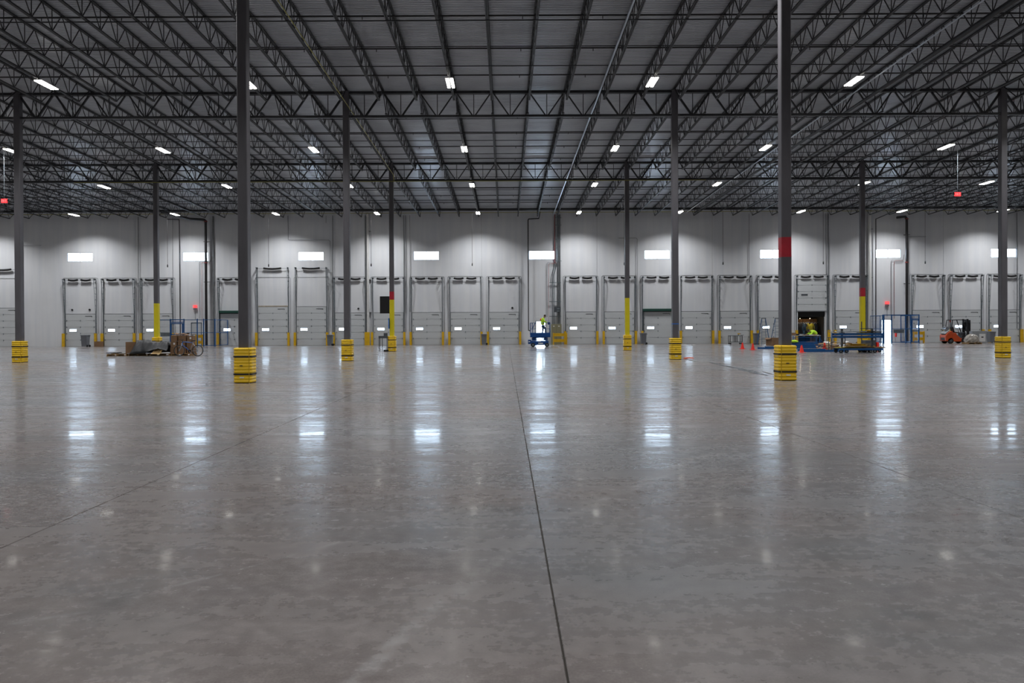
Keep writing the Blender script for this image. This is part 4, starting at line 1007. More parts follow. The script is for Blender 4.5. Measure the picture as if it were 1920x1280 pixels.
def tool_cart(px, d, lab):
    t = thing('tool_cart', lab, 'cart', (XP(px, d), d, 0))
    for z in (0.78, 0.2): MB().box((0, 0, z), (1.15, 0.6, 0.05)).build('shelf', M['panelbox'], t, bevel=0.01)
    for sx in (-0.54, -0.1, 0.08, 0.54): MB().box((sx, -0.27, 0.48), (0.05 if abs(sx) > 0.3 else 0.06, 0.05, 0.6)).build('post', M['black'], t); MB().box((sx, 0.27, 0.48), (0.04, 0.04, 0.6)).build('post', M['black'], t)
    for sx in (-0.5, 0.5):
        for sy in (-0.25, 0.25): MB().tube([(sx, sy - 0.02, 0.07), (sx, sy + 0.02, 0.07)], 0.07, 12).build('caster', M['rubber'], t)
    MB().tube([(0.57, -0.2, 0.8), (0.72, -0.2, 0.84), (0.72, 0.2, 0.84), (0.57, 0.2, 0.8)], 0.015, 6).build('handle', M['black'], t)
tool_cart(1378.5, 70.5, 'small black two-shelf tool cart before the dock door')
t = thing('hand_drill', 'yellow and black drill lying on the tool cart', 'power tool', (XP(1385, 70.5), 70.45, 0.805))
MB().box((0, 0, 0.14), (0.22, 0.07, 0.09)).build('body', M['guard'], t, bevel=0.01); MB().box((-0.05, 0, 0.05), (0.05, 0.05, 0.1)).build('grip', M['black'], t); MB().tube([(0.1, 0, 0.14), (0.19, 0, 0.14)], 0.02, 8).build('chuck', M['black'], t)
def open_box(px, d, lab, w=0.6, dd=0.5, h=0.5, z=0.0, rz=0.0, flaps=True):
    t = thing('cardboard_box', lab, 'box', (XP(px, d), d, z), rz)
    b = MB(); tk = 0.012
    b.bx(-w/2, w/2, -dd/2, dd/2, 0, tk).bx(-w/2, w/2, -dd/2, -dd/2 + tk, 0, h).bx(-w/2, w/2, dd/2 - tk, dd/2, 0, h).bx(-w/2, -w/2 + tk, -dd/2, dd/2, 0, h).bx(w/2 - tk, w/2, -dd/2, dd/2, 0, h)
    b.build('box_body', M['card'], t)
    if flaps:
        MB().bar((-w/2, 0, h), (-w/2 - w*0.22, 0, h - 0.12), 0.012, dd).v
        MB().box((-w/2 - 0.08, 0, h - 0.05), (0.22, dd, 0.01), ry=-0.6).build('flap', M['card'], t); MB().box((w/2 + 0.08, 0, h - 0.03), (0.22, dd, 0.01), ry=0.5).build('flap', M['card'], t)
    return t
open_box(1446, 66.0, 'open brown carton on the floor left of the near right column', 0.62, 0.6, 0.62, 0, 0.3)
open_box(1453, 64.5, 'brown carton partly hidden by the near right column', 0.6, 0.6, 0.66, 0, -0.2)

# ------------------------------------------------------------------ black board and desk at the yellow column
t = thing('board', 'flat black board mounted high on the red and yellow column', 'board', (XP(721.5, 54), 54.0, 3.25))
MB().box((0, 0, 0), (0.66, 0.09, 1.2)).build('screen', M['black'], t, bevel=0.01); MB().box((0.28, 0.0, 0), (0.14, 0.06, 0.2)).build('arm', M['galv'], t)
t = thing('desk', 'small dark steel standing desk beside the yellow column', 'desk', (XP(719, 53.9), 53.9, 0))
MB().box((0, 0, 1.0), (0.62, 0.5, 0.16)).build('desk_top', M['panelbox'], t, bevel=0.01)
for sx in (-0.28, -0.12, 0.28):
    for sy in ((-0.22, 0.22) if sx != -0.12 else (0.22,)): MB().box((sx, sy, 0.46), (0.035, 0.035, 0.92)).build('leg', M['black'], t)
small_box('box', 'small grey box standing on the steel desk', 'box', XP(723, 53.9), 53.9, 1.08, (0.24, 0.22, 0.2), 'panelbox')
small_box('stool_base', 'low black footrest beside the desk on the floor', 'footrest', XP(723.5, 53.4), 53.45, 0, (0.34, 0.12, 0.12), 'black')
t = thing('notice_holder', 'narrow dark notice holder fixed to the yellow column', 'notice holder', (-7.945 - 0.19, 53.84, 1.95)); MB().box((0, 0, 0), (0.06, 0.3, 0.72)).build('panel', M['tape'], t)

# ------------------------------------------------------------------ pile at the left: pallets, tarp, boxes, bicycle
def pallet(px, d, lab, rz=0.0, z=0.0):
    t = thing('pallet', lab, 'pallet', (XP(px, d), d, z), rz)
    for sx in (-0.56, 0, 0.56): MB().box((sx, 0, 0.065), (0.045, 1.0, 0.09)).build('stringer', M['wood'], t)
    for k in range(7): MB().box((0, -0.45 + k * 0.15, 0.12), (1.22, 0.10, 0.018)).build('deck_board', M['wood'], t)
    for k in range(3): MB().box((0, -0.45 + k * 0.45, 0.011), (1.22, 0.10, 0.018)).build('bottom_board', M['wood'], t)
    return t
PD = 47.2
pallet(225, PD, 'wooden pallet at the far left carrying black straps', 0.05)
pallet(266, PD, 'wooden pallet under the left of the black tarpaulin', -0.03)
pallet(305, PD + 0.1, 'wooden pallet under the right of the black tarpaulin', 0.04)
pallet(345, PD, 'wooden pallet under the cardboard boxes behind the bicycle', 0.0)
t = thing('metal_sheets', 'flat grey metal sheets lying on the left pallets', 'sheet metal', (XP(241, PD), PD, 0.13), 0.05)
for k in range(3): MB().box((k * 0.05, 0, 0.012 + k * 0.018), (0.95, 0.7, 0.014)).build('sheet', M['greybox'], t)
mb = MB(); random.seed(3)
for k in range(9):
    cx, cy = random.uniform(-0.35, 0.25), random.uniform(-0.3, 0.1); R = random.uniform(0.07, 0.14)
    mb.tube([(cx + R * cos(a) * 1.3, cy + R * sin(a), 0.03 + 0.05 * random.random()) for a in [i * pi / 5 for i in range(10)]], 0.022, 5, closed=True)
tag(mb.build('strap_heap', M['black'], None, (XP(218, PD), PD - 0.1, 0.13)), 'heap of coiled black straps on the leftmost pallet', 'straps', None, 'stuff')
open_box(247, PD - 0.05, 'brown carton at the left end of the tarpaulin', 0.6, 0.5, 0.72, 0.13, 0.25, False)
# tarpaulin over goods
def tarp():
    nx, ny = 46, 22; W_, D_ = 2.35, 1.3; vs = []
    for j in range(ny + 1):
        for i in range(nx + 1):
            u, v = i / nx, j / ny; x = (u - 0.5) * W_; y = (v - 0.5) * D_
            ridge = max(0.84 * math.exp(-((u - 0.27) / 0.22) ** 6), 0.74 * math.exp(-((u - 0.70) / 0.34) ** 8))
            ridge = max(ridge, 0.0) * (0.95 + 0.05 * sin(u * 17))
            ed = min(1, v / (0.22 + 0.16 * (0.5 + 0.5 * sin(u * 11)))); back = min(1, (1 - v) / 0.2)
            z = ridge * (ed ** 0.75) * back ** 0.5
            z = min(z, 0.83)
            z += 0.07 * (abs(sin(u * 19 + v * 7)) - 0.6) * (0.3 + ed) * 0.6 + 0.035 * (abs(sin(u * 34 - v * 15)) - 0.5)
            hem = 0.02 + max(0.0, 0.36 - 1.1 * abs(u - 0.78)) + (0.05 * sin(u * 14) if u > 0.4 else 0)
            z = max(z, hem * (1 if v < 0.5 else 0.2))
            vs.append((x + 0.02 * sin(v * 22 + u * 5), y + 0.03 * sin(u * 24), max(z, 0.01)))
    fs = [(j * (nx + 1) + i, j * (nx + 1) + i + 1, (j + 1) * (nx + 1) + i + 1, (j + 1) * (nx + 1) + i) for j in range(ny) for i in range(nx)]
    o = MB().add(vs, fs).build('tarpaulin', M['tarp'], None, (XP(285, PD), PD, 0.14), smooth=True)
    s = o.modifiers.new('thickness', 'SOLIDIFY'); s.thickness = 0.006
    tag(o, 'crumpled black tarpaulin draped over goods between carton and boxes', 'tarpaulin')
tarp()
t = thing('sign_board', 'leaning plywood sheet with dark handwriting before the tarpaulin', 'sign', (XP(292.5, 46.5), 46.5, 0.0))
sb = MB().add([(-0.33, 0.0, 0.13), (0.22, 0.0, 0.13), (0.32, 0.25, 0.42), (-0.16, 0.25, 0.42), (-0.33, 0.015, 0.13), (0.22, 0.015, 0.13), (0.32, 0.265, 0.42), (-0.16, 0.265, 0.42)], [(0, 1, 2, 3), (7, 6, 5, 4), (0, 4, 5, 1), (1, 5, 6, 2), (2, 6, 7, 3), (3, 7, 4, 0)]).build('board', M['osb'], t)
def S(u, v):  # point on the sheet
    b = Vector((-0.33 + 0.55 * u, 0, 0.13)); tt = Vector((-0.16 + 0.48 * u, 0.25, 0.42)); return b.lerp(tt, v) + Vector((0, -0.008, 0.006))
ink = MB()
for pts in ([(0.25, 0.75), (0.18, 0.5), (0.27, 0.3)], [(0.25, 0.75), (0.36, 0.6), (0.24, 0.52)], [(0.40, 0.3), (0.47, 0.75), (0.55, 0.3)], [(0.43, 0.45), (0.52, 0.45)], [(0.62, 0.75), (0.68, 0.5), (0.62, 0.3)], [(0.72, 0.75), (0.80, 0.3)], [(0.80, 0.75), (0.70, 0.3)]):
    ink.tube([S(*q) for q in pts], 0.007, 5)
ink.build('handwriting', M['ink'], sb)
bx_specs = [(-0.44, 0.0, 0.13, 0.40, 0.38, 'bottom left'), (0.0, 0.0, 0.13, 0.44, 0.36, 'bottom middle'), (0.42, 0.02, 0.13, 0.36, 0.40, 'bottom right'),
            (-0.44, 0.0, 0.52, 0.36, 0.36, 'middle left'), (-0.02, 0.0, 0.50, 0.44, 0.36, 'centre'), (0.40, 0.02, 0.54, 0.36, 0.32, 'middle right'),
            (-0.42, 0.0, 0.89, 0.36, 0.36, 'top left'), (0.0, 0.02, 0.87, 0.46, 0.38, 'top middle'), (0.42, 0.0, 0.87, 0.34, 0.34, 'top right')]
for (x, y, z, w, h, nm) in bx_specs:
    t = thing('cardboard_box', '%s carton in the block of brown boxes behind the bicycle' % nm, 'box', (XP(344, PD) + x * 1.15, PD + y, z), random.uniform(-0.06, 0.06), 'brown cartons stacked on the right pallet')
    MB().box((0, 0, h / 2), (w, 0.5, h - 0.006)).build('carton', M['card'], t, bevel=0.006); MB().box((0, 0, h - 0.002), (0.05, 0.502, 0.006)).build('packing_tape', M['osb'], t)
    if nm in ('centre', 'top right', 'middle left'): MB().box((w * 0.1, -0.252, h * 0.6), (0.10, 0.004, 0.12)).build('paper_label', M['white'], t)
mb = MB(); random.seed(5)
for k in range(12): mb.box((random.uniform(-0.5, 0.5), random.uniform(-0.15, 0.15), random.uniform(0.0, 0.06)), (0.24, 0.2, 0.008), random.uniform(0, 3), random.uniform(-0.35, 0.35), random.uniform(-0.3, 0.3))
tag(mb.build('paper_scraps', M['card'], None, (XP(347, PD), PD, 1.29)), 'loose torn cardboard scraps on top of the brown boxes', 'cardboard scraps', None, 'stuff')
# bicycle, front wheel at the left
bd = 46.2
t = thing('bicycle', 'blue and silver bicycle leaning on the boxes at the left', 'bicycle', (XP(353, bd), bd, 0))
Rw = 0.335; xf, xr = -0.55, 0.56
for nm, xx in (('front_wheel', xf), ('rear_wheel', xr)):
    w = MB().ring((xx, 0, Rw), Rw - 0.018, 0.019, 'y', 32, 8).build(nm, M['rubber'], t)
    MB().ring((xx, 0, Rw), Rw - 0.05, 0.012, 'y', 32, 6).build('rim', M['galv'], w)
    spk = MB()
    for k in range(16): a = 2 * pi * k / 16; spk.tube([(xx, 0, Rw), (xx + cos(a) * (Rw - 0.05), 0, Rw + sin(a) * (Rw - 0.05))], 0.0022, 4)
    tag(spk.build('spokes', M['galv'], w), kind='stuff'); MB().tube([(xx, -0.05, Rw), (xx, 0.05, Rw)], 0.025, 10).build('hub', M['silver'], w)
BB, HTt, HTb, ST = (0.10, 0, 0.30), (-0.33, 0, 0.86), (-0.37, 0, 0.70), (0.27, 0, 0.80)
MB().tube([HTt, ST], 0.018, 8).tube([HTb, BB], 0.026, 8).tube([HTt, HTb], 0.028, 8).build('front_frame', M['tape'], t)
MB().tube([BB, (0.29, 0, 0.86)], 0.018, 8).tube([BB, (xr, 0.05, Rw)], 0.012, 6).tube([BB, (xr, -0.05, Rw)], 0.012, 6).tube([ST, (xr, 0.05, Rw)], 0.012, 6).tube([ST, (xr, -0.05, Rw)], 0.012, 6).build('rear_frame', M['silver'], t)
MB().tube([HTb, (-0.40, 0.05, 0.62), (xf, 0.05, Rw)], 0.018, 6).tube([HTb, (-0.40, -0.05, 0.62), (xf, -0.05, Rw)], 0.018, 6).build('fork', M['silver'], t)
MB().tube([HTt, (-0.37, 0, 0.96), (-0.40, 0, 0.97)], 0.016, 6).tube([(-0.40, -0.28, 1.0), (-0.42, 0, 0.97), (-0.40, 0.28, 1.0)], 0.013, 6).build('handlebar', M['black'], t)
MB().add([(0.18, -0.03, 0.93), (0.18, 0.03, 0.93), (0.30, 0.05, 0.94), (0.42, 0.09, 0.95), (0.42, -0.09, 0.95), (0.30, -0.05, 0.94)] + [(0.18, -0.02, 0.90), (0.18, 0.02, 0.90), (0.30, 0.04, 0.89), (0.42, 0.07, 0.89), (0.42, -0.07, 0.89), (0.30, -0.04, 0.89)],
    [(0, 1, 2, 3, 4, 5)[::-1], (6, 7, 8, 9, 10, 11)] + [(i, (i + 1) % 6, 6 + (i + 1) % 6, 6 + i) for i in range(6)]).build('saddle', M['black'], t)
MB().tube([(BB[0], -0.06, 0.30), (BB[0], -0.08, 0.30)], 0.09, 20).build('chainring', M['black'], t)
MB().tube([(BB[0], -0.09, 0.30), (BB[0] + 0.10, -0.10, 0.18)], 0.012, 6).box((BB[0] + 0.11, -0.15, 0.175), (0.09, 0.07, 0.02)).build('crank', M['silver'], t)
MB().tube([(BB[0], -0.07, 0.385), (xr, -0.07, Rw + 0.05)], 0.006, 4).tube([(BB[0], -0.07, 0.215), (xr, -0.07, Rw - 0.05)], 0.006, 4).build('chain', M['black'], t)

# ------------------------------------------------------------------ orange cord and metal strips on the floor
cx, cy = XP(1286, 39.5), 39.3
mb = MB()
for k in range(4):
    R = 0.12 + 0.03 * k; pts = [(cx + (k - 1) * 0.06 + R * cos(a), cy + R * 0.8 * sin(a), 0.02 + 0.012 * k) for a in [i * pi / 7 for i in range(14)]]
    mb.tube(pts, 0.014, 6, closed=True)
mb.tube([(cx + 0.1, cy, 0.03), (cx + 0.28, cy - 0.05, 0.015), (cx + 0.36, cy + 0.04, 0.015)], 0.014, 6)
tag(mb.build('extension_cord', M['cordor']), 'coiled orange extension cord beside the blue taped column', 'cord')
strips = [(9.0, 38.2, 9.0, 36.3, 0.14, 'pale metal strip nearest the orange cord'), (9.35, 35.3, 9.05, 31.6, 0.05, 'thin metal strip beyond the pale one'), (9.15, 32.3, 9.0, 27.6, 0.04, 'long thin dark metal strip midway to the near column'),
          (8.85, 29.3, 8.7, 25.6, 0.04, 'dark metal strip lying left of the long one'), (9.35, 28.0, 8.95, 24.9, 0.09, 'wide pale metal strip nearest the near right column')]
for x1, y1, x2, y2, w, lab in strips:
    tag(MB().bar((x1, y1, 0.012), (x2, y2, 0.012), w, 0.02).build('metal_strip', M['greybox' if w > 0.06 else 'galv']), lab, 'metal strip', 'metal strips on the floor')
mb_ = MB().bar((XP(1712, 56), 56.2, 0.01), (XP(1862, 56), 55.8, 0.01), 0.05, 0.018)
tag(mb_.build('metal_strip', M['blackpipe']), 'long dark strip on the floor in front of the forklift', 'metal strip', 'metal strips on the floor')

# ------------------------------------------------------------------ steel carts, beams and debris at the right
def rack_beam(x0, x1, y, z, lab, h=0.13, rz=0.0):
    o = thing('rack_beam', lab, 'beam', ((x0 + x1) / 2, y, z), rz, 'blue rack beams'); L = (x1 - x0)
    MB().box((0, 0, h / 2), (L, 0.05, h)).box((0, 0.03, h * 0.25), (L, 0.03, h * 0.45)).build('beam', M['blue'], o)
    for sx in (-L / 2, L / 2): MB().box((sx, 0, h / 2), (0.012, 0.10, h + 0.07)).build('end_plate', M['blue'], o)
    return o
random.seed(9)
rack_beam(XP(1426, 55), XP(1478, 55), 55.6, 0, 'blue rack beam on the floor poking out left of the near column', 0.12, -0.02)
rack_beam(XP(1436, 57), XP(1500, 57), 57.2, 0, 'blue rack beam lying just behind the poking one', 0.13)
for k in range(3):
    for l in range(3 - k):
        rack_beam(XP(1486, 56) + l * 0.05, XP(1538, 56) + l * 0.06, 56.4 + l * 0.16 + k * 0.08, k * 0.15, 'blue rack beam in the stacked heap below the bench, layer %s, %s one' % (('bottom', 'middle', 'top')[k], ('front', 'middle', 'back')[l]), 0.145)
rack_beam(XP(1497, 50.5), XP(1548, 50.5), 50.6, 0, 'blue rack beam on the floor behind the right cone', 0.14)
rack_beam(XP(1507, 48.6), XP(1592, 48.6), 48.7, 0, 'longest blue rack beam on the floor right of the cone', 0.13)
o = MB().sph((0, 0, 0.06), (0.22, 0.16, 0.11), 14, 8).sph((0.16, -0.03, 0.04), (0.14, 0.12, 0.07), 12, 7).sph((-0.14, 0.02, 0.04), (0.14, 0.12, 0.08), 12, 7).build('jacket', M['hivis'], None, (XP(1489, 56.5), 56.5, 0.46), smooth=True); tag(o, 'crumpled lime jacket lying on the stacked blue beams', 'jacket')
def flat_cart(x0, x1, y, lab, zdeck=0.27, w=0.75, posts=(), castx=None):
    t = thing('flat_cart', lab, 'cart', ((x0 + x1) / 2, y, 0)); L = x1 - x0; xm = (x0 + x1) / 2
    for sy in (-w / 2, w / 2): MB().box((0, sy, zdeck - 0.06), (L, 0.06, 0.10)).build('side_rail', M['blue'], t)
    MB().box((0, 0, zdeck), (L, w, 0.03)).build('deck', M['panelbox'], t)
    for cxx in (castx or (-L / 2 + 0.2, L / 2 - 0.2)):
        for sy in (-w / 2 + 0.05, w / 2 - 0.05):
            c = MB().tube([(cxx, sy - 0.03, 0.10), (cxx, sy + 0.03, 0.10)], 0.10, 16).build('caster', M['rubber'], t); MB().tube([(cxx, sy - 0.035, 0.10), (cxx, sy + 0.035, 0.10)], 0.05, 10).build('caster_hub', M['galv'], c)
            MB().box((cxx, sy, 0.2), (0.08, 0.05, 0.06)).build('caster_fork', M['galv'], c)
    for (px_, h, ww) in posts:
        MB().box((px_ - xm, 0, zdeck + h / 2), (ww, 0.09, h)).build('post', M['panelbox'], t)
        for z in (0.65, 0.95): 
            if h > z: MB().box((px_ - xm, 0, zdeck + z - 0.02), (0.07, 0.7, 0.05)).build('arm', M['panelbox'], t)
    return t
CD = 46.9; q = lambda px: XP(px, CD)
flat_cart(q(1568), q(1640), CD, 'long steel cart with two tall posts holding blue beams', 0.28, 0.8, [(q(1578.5), 1.18, 0.10), (q(1635), 1.18, 0.10)], (-1.05, -0.7, 1.0, 0.75))
flat_cart(q(1622), q(1665), CD + 0.9, 'low cart loaded with flat boards at the right end', 0.24, 0.6, [(q(1641), 0.3, 0.06)])
for k, (a, b, z, yo, lb) in enumerate(((1557, 1654, 0.93, -0.22, 'upper front'), (1560, 1655, 0.93, 0.05, 'upper rear'), (1563, 1655, 0.93 + 0.14, -0.2, 'topmost front'), (1561, 1648, 0.93 + 0.14, 0.1, 'topmost rear'))):
    rack_beam(q(a), q(b), CD + yo, z - 0.02 + (0.02 if k > 1 else 0), '%s blue beam held by the tall cart posts' % lb, 0.125)
for k, (a, b, z, yo, lb) in enumerate(((1552, 1668, 1.28, -0.12, 'front'), (1560, 1640, 1.28, 0.06, 'rear'))):
    tag(MB().tube([(q(a), CD + yo, z + 0.005), (q(b), CD + yo, z + 0.005)], 0.022, 8).build('steel_tube', M['galv']), '%s long grey steel tube lying across the cart posts' % lb, 'tube')
o = MB().box((0, 0, 0.02), (1.35, 0.35, 0.03), 0.05).box((0.1, 0, 0.06), (1.1, 0.3, 0.03), -0.1).box((0.2, 0, 0.10), (0.8, 0.3, 0.03), 0.12).build('scrap_sheets', M['blackpipe'], None, (q(1629), CD, 1.20)); tag(o, 'stack of dark scrap sheets on the blue beams', 'scrap', None, 'stuff')
tag(MB().bar((q(1632), CD + 1.3, 1.30), (q(1667), CD + 1.3, 1.28), 0.03, 0.03).bar((q(1634), CD + 1.3, 0.0), (q(1634), CD + 1.3, 1.9), 0.05, 0.05).bar((q(1632), CD + 1.3, 1.46), (q(1655), CD + 1.3, 1.46), 0.04, 0.04).build('pipe_stand', M['panelbox']), 'thin pipe stand rising behind the right end of the carts', 'stand')
# small table behind the cart, left
t = thing('side_table', 'small grey table left of the cart posts with scrap on top', 'table', (XP(1569, 52), 52.0, 0))
MB().box((0, 0, 0.86), (1.05, 0.6, 0.04)).build('table_top', M['panelbox'], t)
for sx in (-0.45, 0.45):
    for sy in (-0.25, 0.25): MB().box((sx, sy, 0.42), (0.04, 0.04, 0.84)).build('leg', M['panelbox'], t)
# planks and debris
random.seed(12)
pk = 0
for (px, d, L, rz, z, m, lb) in ((1556, 55.5, 2.0, 0.1, 0.0, 'wood', 'long board under the debris heap'), (1566, 54.6, 1.6, -0.15, 0.04, 'osb', 'pale board crossing the debris heap'), (1580, 54.0, 1.8, 0.06, 0.09, 'card', 'brown board on top of the debris heap'),
                                (1597, 53.0, 1.9, -0.04, 0.14, 'hiyel', 'yellowish board toward the column guard'), (1558, 53.6, 1.0, 0.4, 0.14, 'card', 'short brown board at the left of the debris heap'),
                                (1590, 46.8, 1.6, 0.05, 0.30, 'hiyel', 'yellowish board on the steel cart deck'), (1612, 46.9, 1.7, -0.04, 0.34, 'card', 'brown board on the steel cart deck'), (1600, 46.7, 1.3, 0.1, 0.38, 'osb', 'pale board topmost on the steel cart deck'),
                                (1628, 46.95, 0.9, -0.1, 0.30, 'wood', 'short board at the right of the steel cart deck'), (1647, 47.7, 1.15, -0.06, 0.26, 'card', 'brown board on the low right cart'), (1643, 47.8, 1.0, 0.05, 0.295, 'wood', 'wooden board on the low right cart')):
    o = MB().box((0, 0, 0.018), (L, 0.22, 0.034)).build('plank', M[m], None, (XP(px, d), d, z), bevel=0.003); o.rotation_euler.z = rz; tag(o, lb, 'board', 'boards around the steel carts')
mb = MB()
for k in range(26): mb.box((random.uniform(-1.1, 1.0), random.uniform(-0.5, 0.5), random.uniform(0.02, 0.28)), (random.uniform(0.1, 0.45), random.uniform(0.08, 0.25), 0.015), random.uniform(0, 3), random.uniform(-0.3, 0.3), random.uniform(-0.3, 0.3))
tag(mb.build('debris_heap', M['card'], None, (XP(1562, 54.3), 54.3, 0.02)), 'heap of torn cardboard and strapping between cone and cart', 'debris', None, 'stuff')
small_box('crate', 'dark crate standing beside the hidden yellow column guard', 'crate', XP(1629, 51), 51.0, 0.0, (0.68, 0.5, 0.68), 'panelbox')
small_box('crate', 'narrow red crate right of the dark crate', 'crate', XP(1642, 51), 50.9, 0.0, (0.14, 0.4, 0.55), 'cone')

t = thing('wire_basket', 'blue wire basket cart standing before the work bench', 'basket', (XP(1512, 58.4), 58.4, 0))
f = MB()
for z in (0.12, 0.45, 0.78):
    for sy in (-0.35, 0.35): f.bar((-0.95, sy, z), (0.95, sy, z), 0.025, 0.025)
    for sx in (-0.95, 0.95): f.bar((sx, -0.35, z), (sx, 0.35, z), 0.025, 0.025)
f.build('basket_frame', M['blue'], t); w = MB()
for k in range(20):
    for sy in (-0.35, 0.35): w.bar((-0.95 + k * 0.1, sy, 0.12), (-0.95 + k * 0.1, sy, 0.78), 0.008, 0.008)
tag(w.build('basket_wires', M['blue'], t), kind='stuff')
for sx in (-0.85, 0.85):
    for sy in (-0.3, 0.3): MB().tube([(sx, sy - 0.02, 0.06), (sx, sy + 0.02, 0.06)], 0.06, 12).build('caster', M['rubber'], t)
MB().bx(-0.9, 0.9, -0.3, 0.3, 0.10, 0.12).build('basket_floor', M['blue'], t)
small_box('cardboard_box', 'brown box inside the blue wire basket', 'box', XP(1520, 58.4), 58.4, 0.12, (0.5, 0.4, 0.34), 'card', 0.2)
small_box('cardboard_box', 'pale box at the left inside the blue wire basket', 'box', XP(1500, 58.4), 58.4, 0.12, (0.45, 0.4, 0.26), 'osb', -0.1)
for k, (dx, w_, h_, m_, lb) in enumerate(((-0.62, 0.18, 0.12, 'black', 'black tool case on the left half of the bench'), (-0.1, 0.3, 0.06, 'card', 'flat brown carton on the bench before the worker'), (0.42, 0.22, 0.05, 'white', 'white tray on the bench under the hands of the worker'), (0.72, 0.2, 0.07, 'osb', 'small pale block near the right bench end'))):
    small_box('bench_item', lb, 'bench item', bxx + dx, BY_ - 0.2, 0.915, (w_, 0.2, h_), m_, 0.2 * k)
mb = MB(); random.seed(33)
for k in range(40): mb.box((random.uniform(-1.9, 1.9), random.uniform(-0.5, 0.5), random.uniform(0.02, 0.42)), (random.uniform(0.2, 0.7), random.uniform(0.08, 0.3), 0.02), random.uniform(0, 3), random.uniform(-0.35, 0.35), random.uniform(-0.3, 0.3))
tag(mb.build('scrap_heap', M['wood'], None, (XP(1590, 55.6), 55.8, 0.02)), 'wide heap of wooden scrap behind the steel carts', 'scrap', None, 'stuff')
mb = MB()
for k in range(14): mb.box((random.uniform(-0.9, 0.9), random.uniform(-0.5, 0.5), random.uniform(0.35, 0.5)), (random.uniform(0.2, 0.5), random.uniform(0.1, 0.25), 0.015), random.uniform(0, 3), random.uniform(-0.35, 0.35), random.uniform(-0.3, 0.3))
tag(mb.build('paper_scraps', M['white'], None, (XP(1563, 55.6), 55.6, 0.02)), 'pale paper scraps on top of the wooden heap', 'paper scraps', None, 'stuff')
mb = MB()
for k in range(9): mb.box((random.uniform(-0.35, 0.35), random.uniform(-0.08, 0.08), 0.06 + k * 0.018), (random.uniform(0.9, 1.3), 0.28, 0.014), random.uniform(-0.12, 0.12))
tag(mb.build('banding_stack', M['guard'], None, (q(1613), CD + 0.18, 0.33)), 'stack of yellow banded strips on the steel cart deck', 'strips', None, 'stuff')
# ------------------------------------------------------------------ forklift
fy = 69.3; k_ = 1.0
t = thing('forklift', 'orange forklift with black cage parked before the dock door', 'forklift', (XP(1793, fy), fy, 0))
def fb(name, pts, y0, y1, m, bevel=0.03):
    n = len(pts); return MB().add([(x, y0, z) for x, z in pts] + [(x, y1, z) for x, z in pts], [tuple(range(n)), tuple(range(2 * n - 1, n - 1, -1))] + [(i, n + i, n + (i + 1) % n, (i + 1) % n) for i in range(n)]).build(name, M[m], t, bevel=bevel)
fb('counterweight', [(-1.20, 0.22), (-0.75, 0.18), (-0.62, 0.45), (-0.62, 1.12), (-0.78, 1.12), (-1.05, 0.98), (-1.22, 0.72)], -0.52, 0.52, 'orange', 0.05)
fb('chassis', [(-0.62, 0.18), (0.55, 0.18), (0.55, 0.42), (0.10, 0.50), (-0.15, 0.72), (-0.30, 0.95), (-0.62, 1.0)], -0.50, 0.50, 'orange')
fb('rear_grille', [(-1.24, 0.32), (-1.14, 0.30), (-1.0, 1.0), (-1.16, 0.95)], -0.3, 0.3, 'black', 0.01)
fb('rear_panel', [(-1.22, 0.9), (-1.0, 1.1), (-0.82, 1.22), (-0.80, 1.16), (-1.0, 1.0), (-1.15, 0.85)], -0.4, 0.4, 'greybox', 0.01)
MB().tube([(-0.55, -0.3, 1.18), (0.15, -0.3, 1.18)], 0.14, 12).v
MB().tube([(-0.95, -0.25, 1.36), (-0.95, 0.3, 1.36)], 0.15, 16).build('gas_bottle', M['silver'], t, smooth=False)
fb('seat', [(-0.35, 0.95), (0.05, 0.92), (0.08, 1.02), (-0.25, 1.06), (-0.38, 1.5), (-0.48, 1.5)], -0.22, 0.22, 'black')
cg = MB()
for sy in (-0.46, 0.46):
    cg.bar((-0.72, sy, 1.1), (-0.60, sy, 2.10), 0.05, 0.06); cg.bar((-0.60, sy, 2.10), (0.30, sy, 2.12), 0.05, 0.06); cg.bar((0.30, sy, 2.12), (0.68, sy, 1.05), 0.05, 0.06); cg.bar((0.68, sy, 1.05), (0.60, sy, 0.45), 0.05, 0.06)
for i in range(6): cg.bar((-0.58 + i * 0.17, -0.46, 2.12), (-0.58 + i * 0.17, 0.46, 2.12), 0.03, 0.03)
cg.build('overhead_guard', M['black'], t)
MB().tube([(0.30, 0, 0.75), (0.16, 0, 1.22)], 0.025, 8).ring((0.14, 0, 1.25), 0.15, 0.018, 'z', 18, 6).build('steering_wheel', M['black'], t)
fb('front_cowl', [(0.25, 0.45), (0.62, 0.45), (0.62, 1.02), (0.40, 1.0)], -0.4, 0.4, 'black')
for xx, rr, nm in ((-0.78, 0.25, 'rear_wheel'), (0.45, 0.29, 'front_wheel')):
    for sy in (-0.52, 0.40):
        w = MB().tube([(xx, sy, rr), (xx, sy + 0.14, rr)], rr, 20).build(nm, M['rubber'], t); MB().tube([(xx, sy - 0.01, rr), (xx, sy + 0.15, rr)], rr * 0.5, 12).build('hub', M['panelbox'], w)
ms = MB()
for sy in (-0.32, 0.32): ms.box((0.82, sy, 1.14), (0.14, 0.09, 2.1)).box((0.92, sy, 1.0), (0.08, 0.07, 1.8))
for z in (0.4, 1.2, 2.1): ms.box((0.84, 0, z), (0.10, 0.7, 0.10))
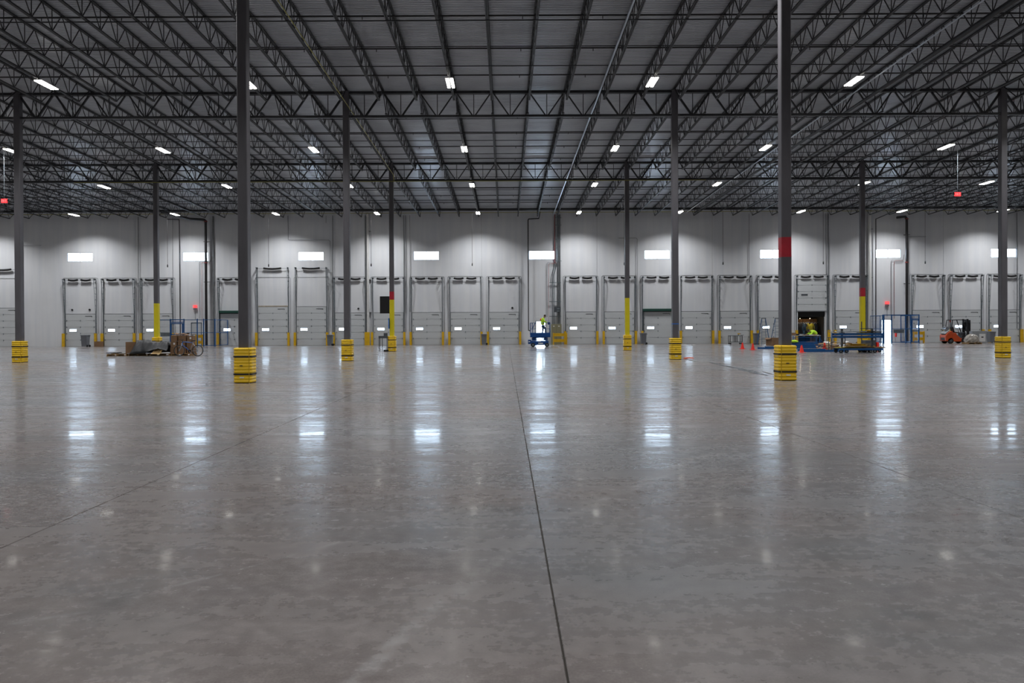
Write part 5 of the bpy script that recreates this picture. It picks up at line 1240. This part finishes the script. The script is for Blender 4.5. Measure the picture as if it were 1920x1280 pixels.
ms.build('mast', M['black'], t); MB().box((1.0, 0, 0.5), (0.05, 0.9, 0.45)).box((1.01, 0, 1.6), (0.04, 0.85, 1.0)).build('carriage', M['black'], t)
for sy in (-0.25, 0.25): MB().box((1.5, sy, 0.12), (1.0, 0.11, 0.04)).build('fork', M['black'], t)
MB().box((-0.72, -0.3, 2.0), (0.08, 0.08, 0.2)).build('rear_light', M['redpipe'], t)
# wrapped goods and grey cabinet
wy = 67.2
pallet(1822, wy, 'wooden pallet under the clear wrapped goods by the forklift')
random.seed(21)
mb = MB(); n = 18; prof = [(0.55, 0.0), (0.58, 0.15), (0.56, 0.35), (0.46, 0.55), (0.30, 0.68), (0.1, 0.74)]
vs = []
for (r, z) in prof:
    for k in range(n): a = 2 * pi * k / n; rr = r * (1 + random.uniform(-0.07, 0.07)); vs.append((rr * cos(a) * 1.05, rr * sin(a) * 0.85, z + random.uniform(-0.02, 0.02)))
mb.add(vs, [(i * n + k, i * n + (k + 1) % n, (i + 1) * n + (k + 1) % n, (i + 1) * n + k) for i in range(len(prof) - 1) for k in range(n)] + [tuple((len(prof) - 1) * n + k for k in range(n))])
tag(mb.build('wrapped_goods', M['wrap'], None, (XP(1822, wy), wy, 0.13)), 'goods bundled in clear stretch wrap beside the forklift', 'wrapped goods')
t = thing('metal_cabinet', 'low grey metal cabinet behind the wrapped goods', 'cabinet', (XP(1836, 70), 70.3, 0)); MB().box((0, 0, 0.56), (1.3, 0.7, 1.12)).build('case', M['greybox'], t, bevel=0.01); MB().box((0.25, -0.36, 0.5), (0.55, 0.012, 0.7)).build('paper_notice', M['white'], t); MB().box((0.25, -0.367, 0.55), (0.2, 0.006, 0.1)).build('dark_print', M['black'], t)
# small litter on the floor
for i, (px, d, sx) in enumerate(((1282, 68.0, 0.5), (1300, 67.5, 0.3))): tag(MB().box((0, 0, 0.02), (sx, 0.3, 0.03), 0.3).build('plastic_scrap', M['white'], None, (XP(px, d), d, 0)), ('larger' if i == 0 else 'smaller') + ' white plastic scrap on the floor near blue taped column', 'scrap')
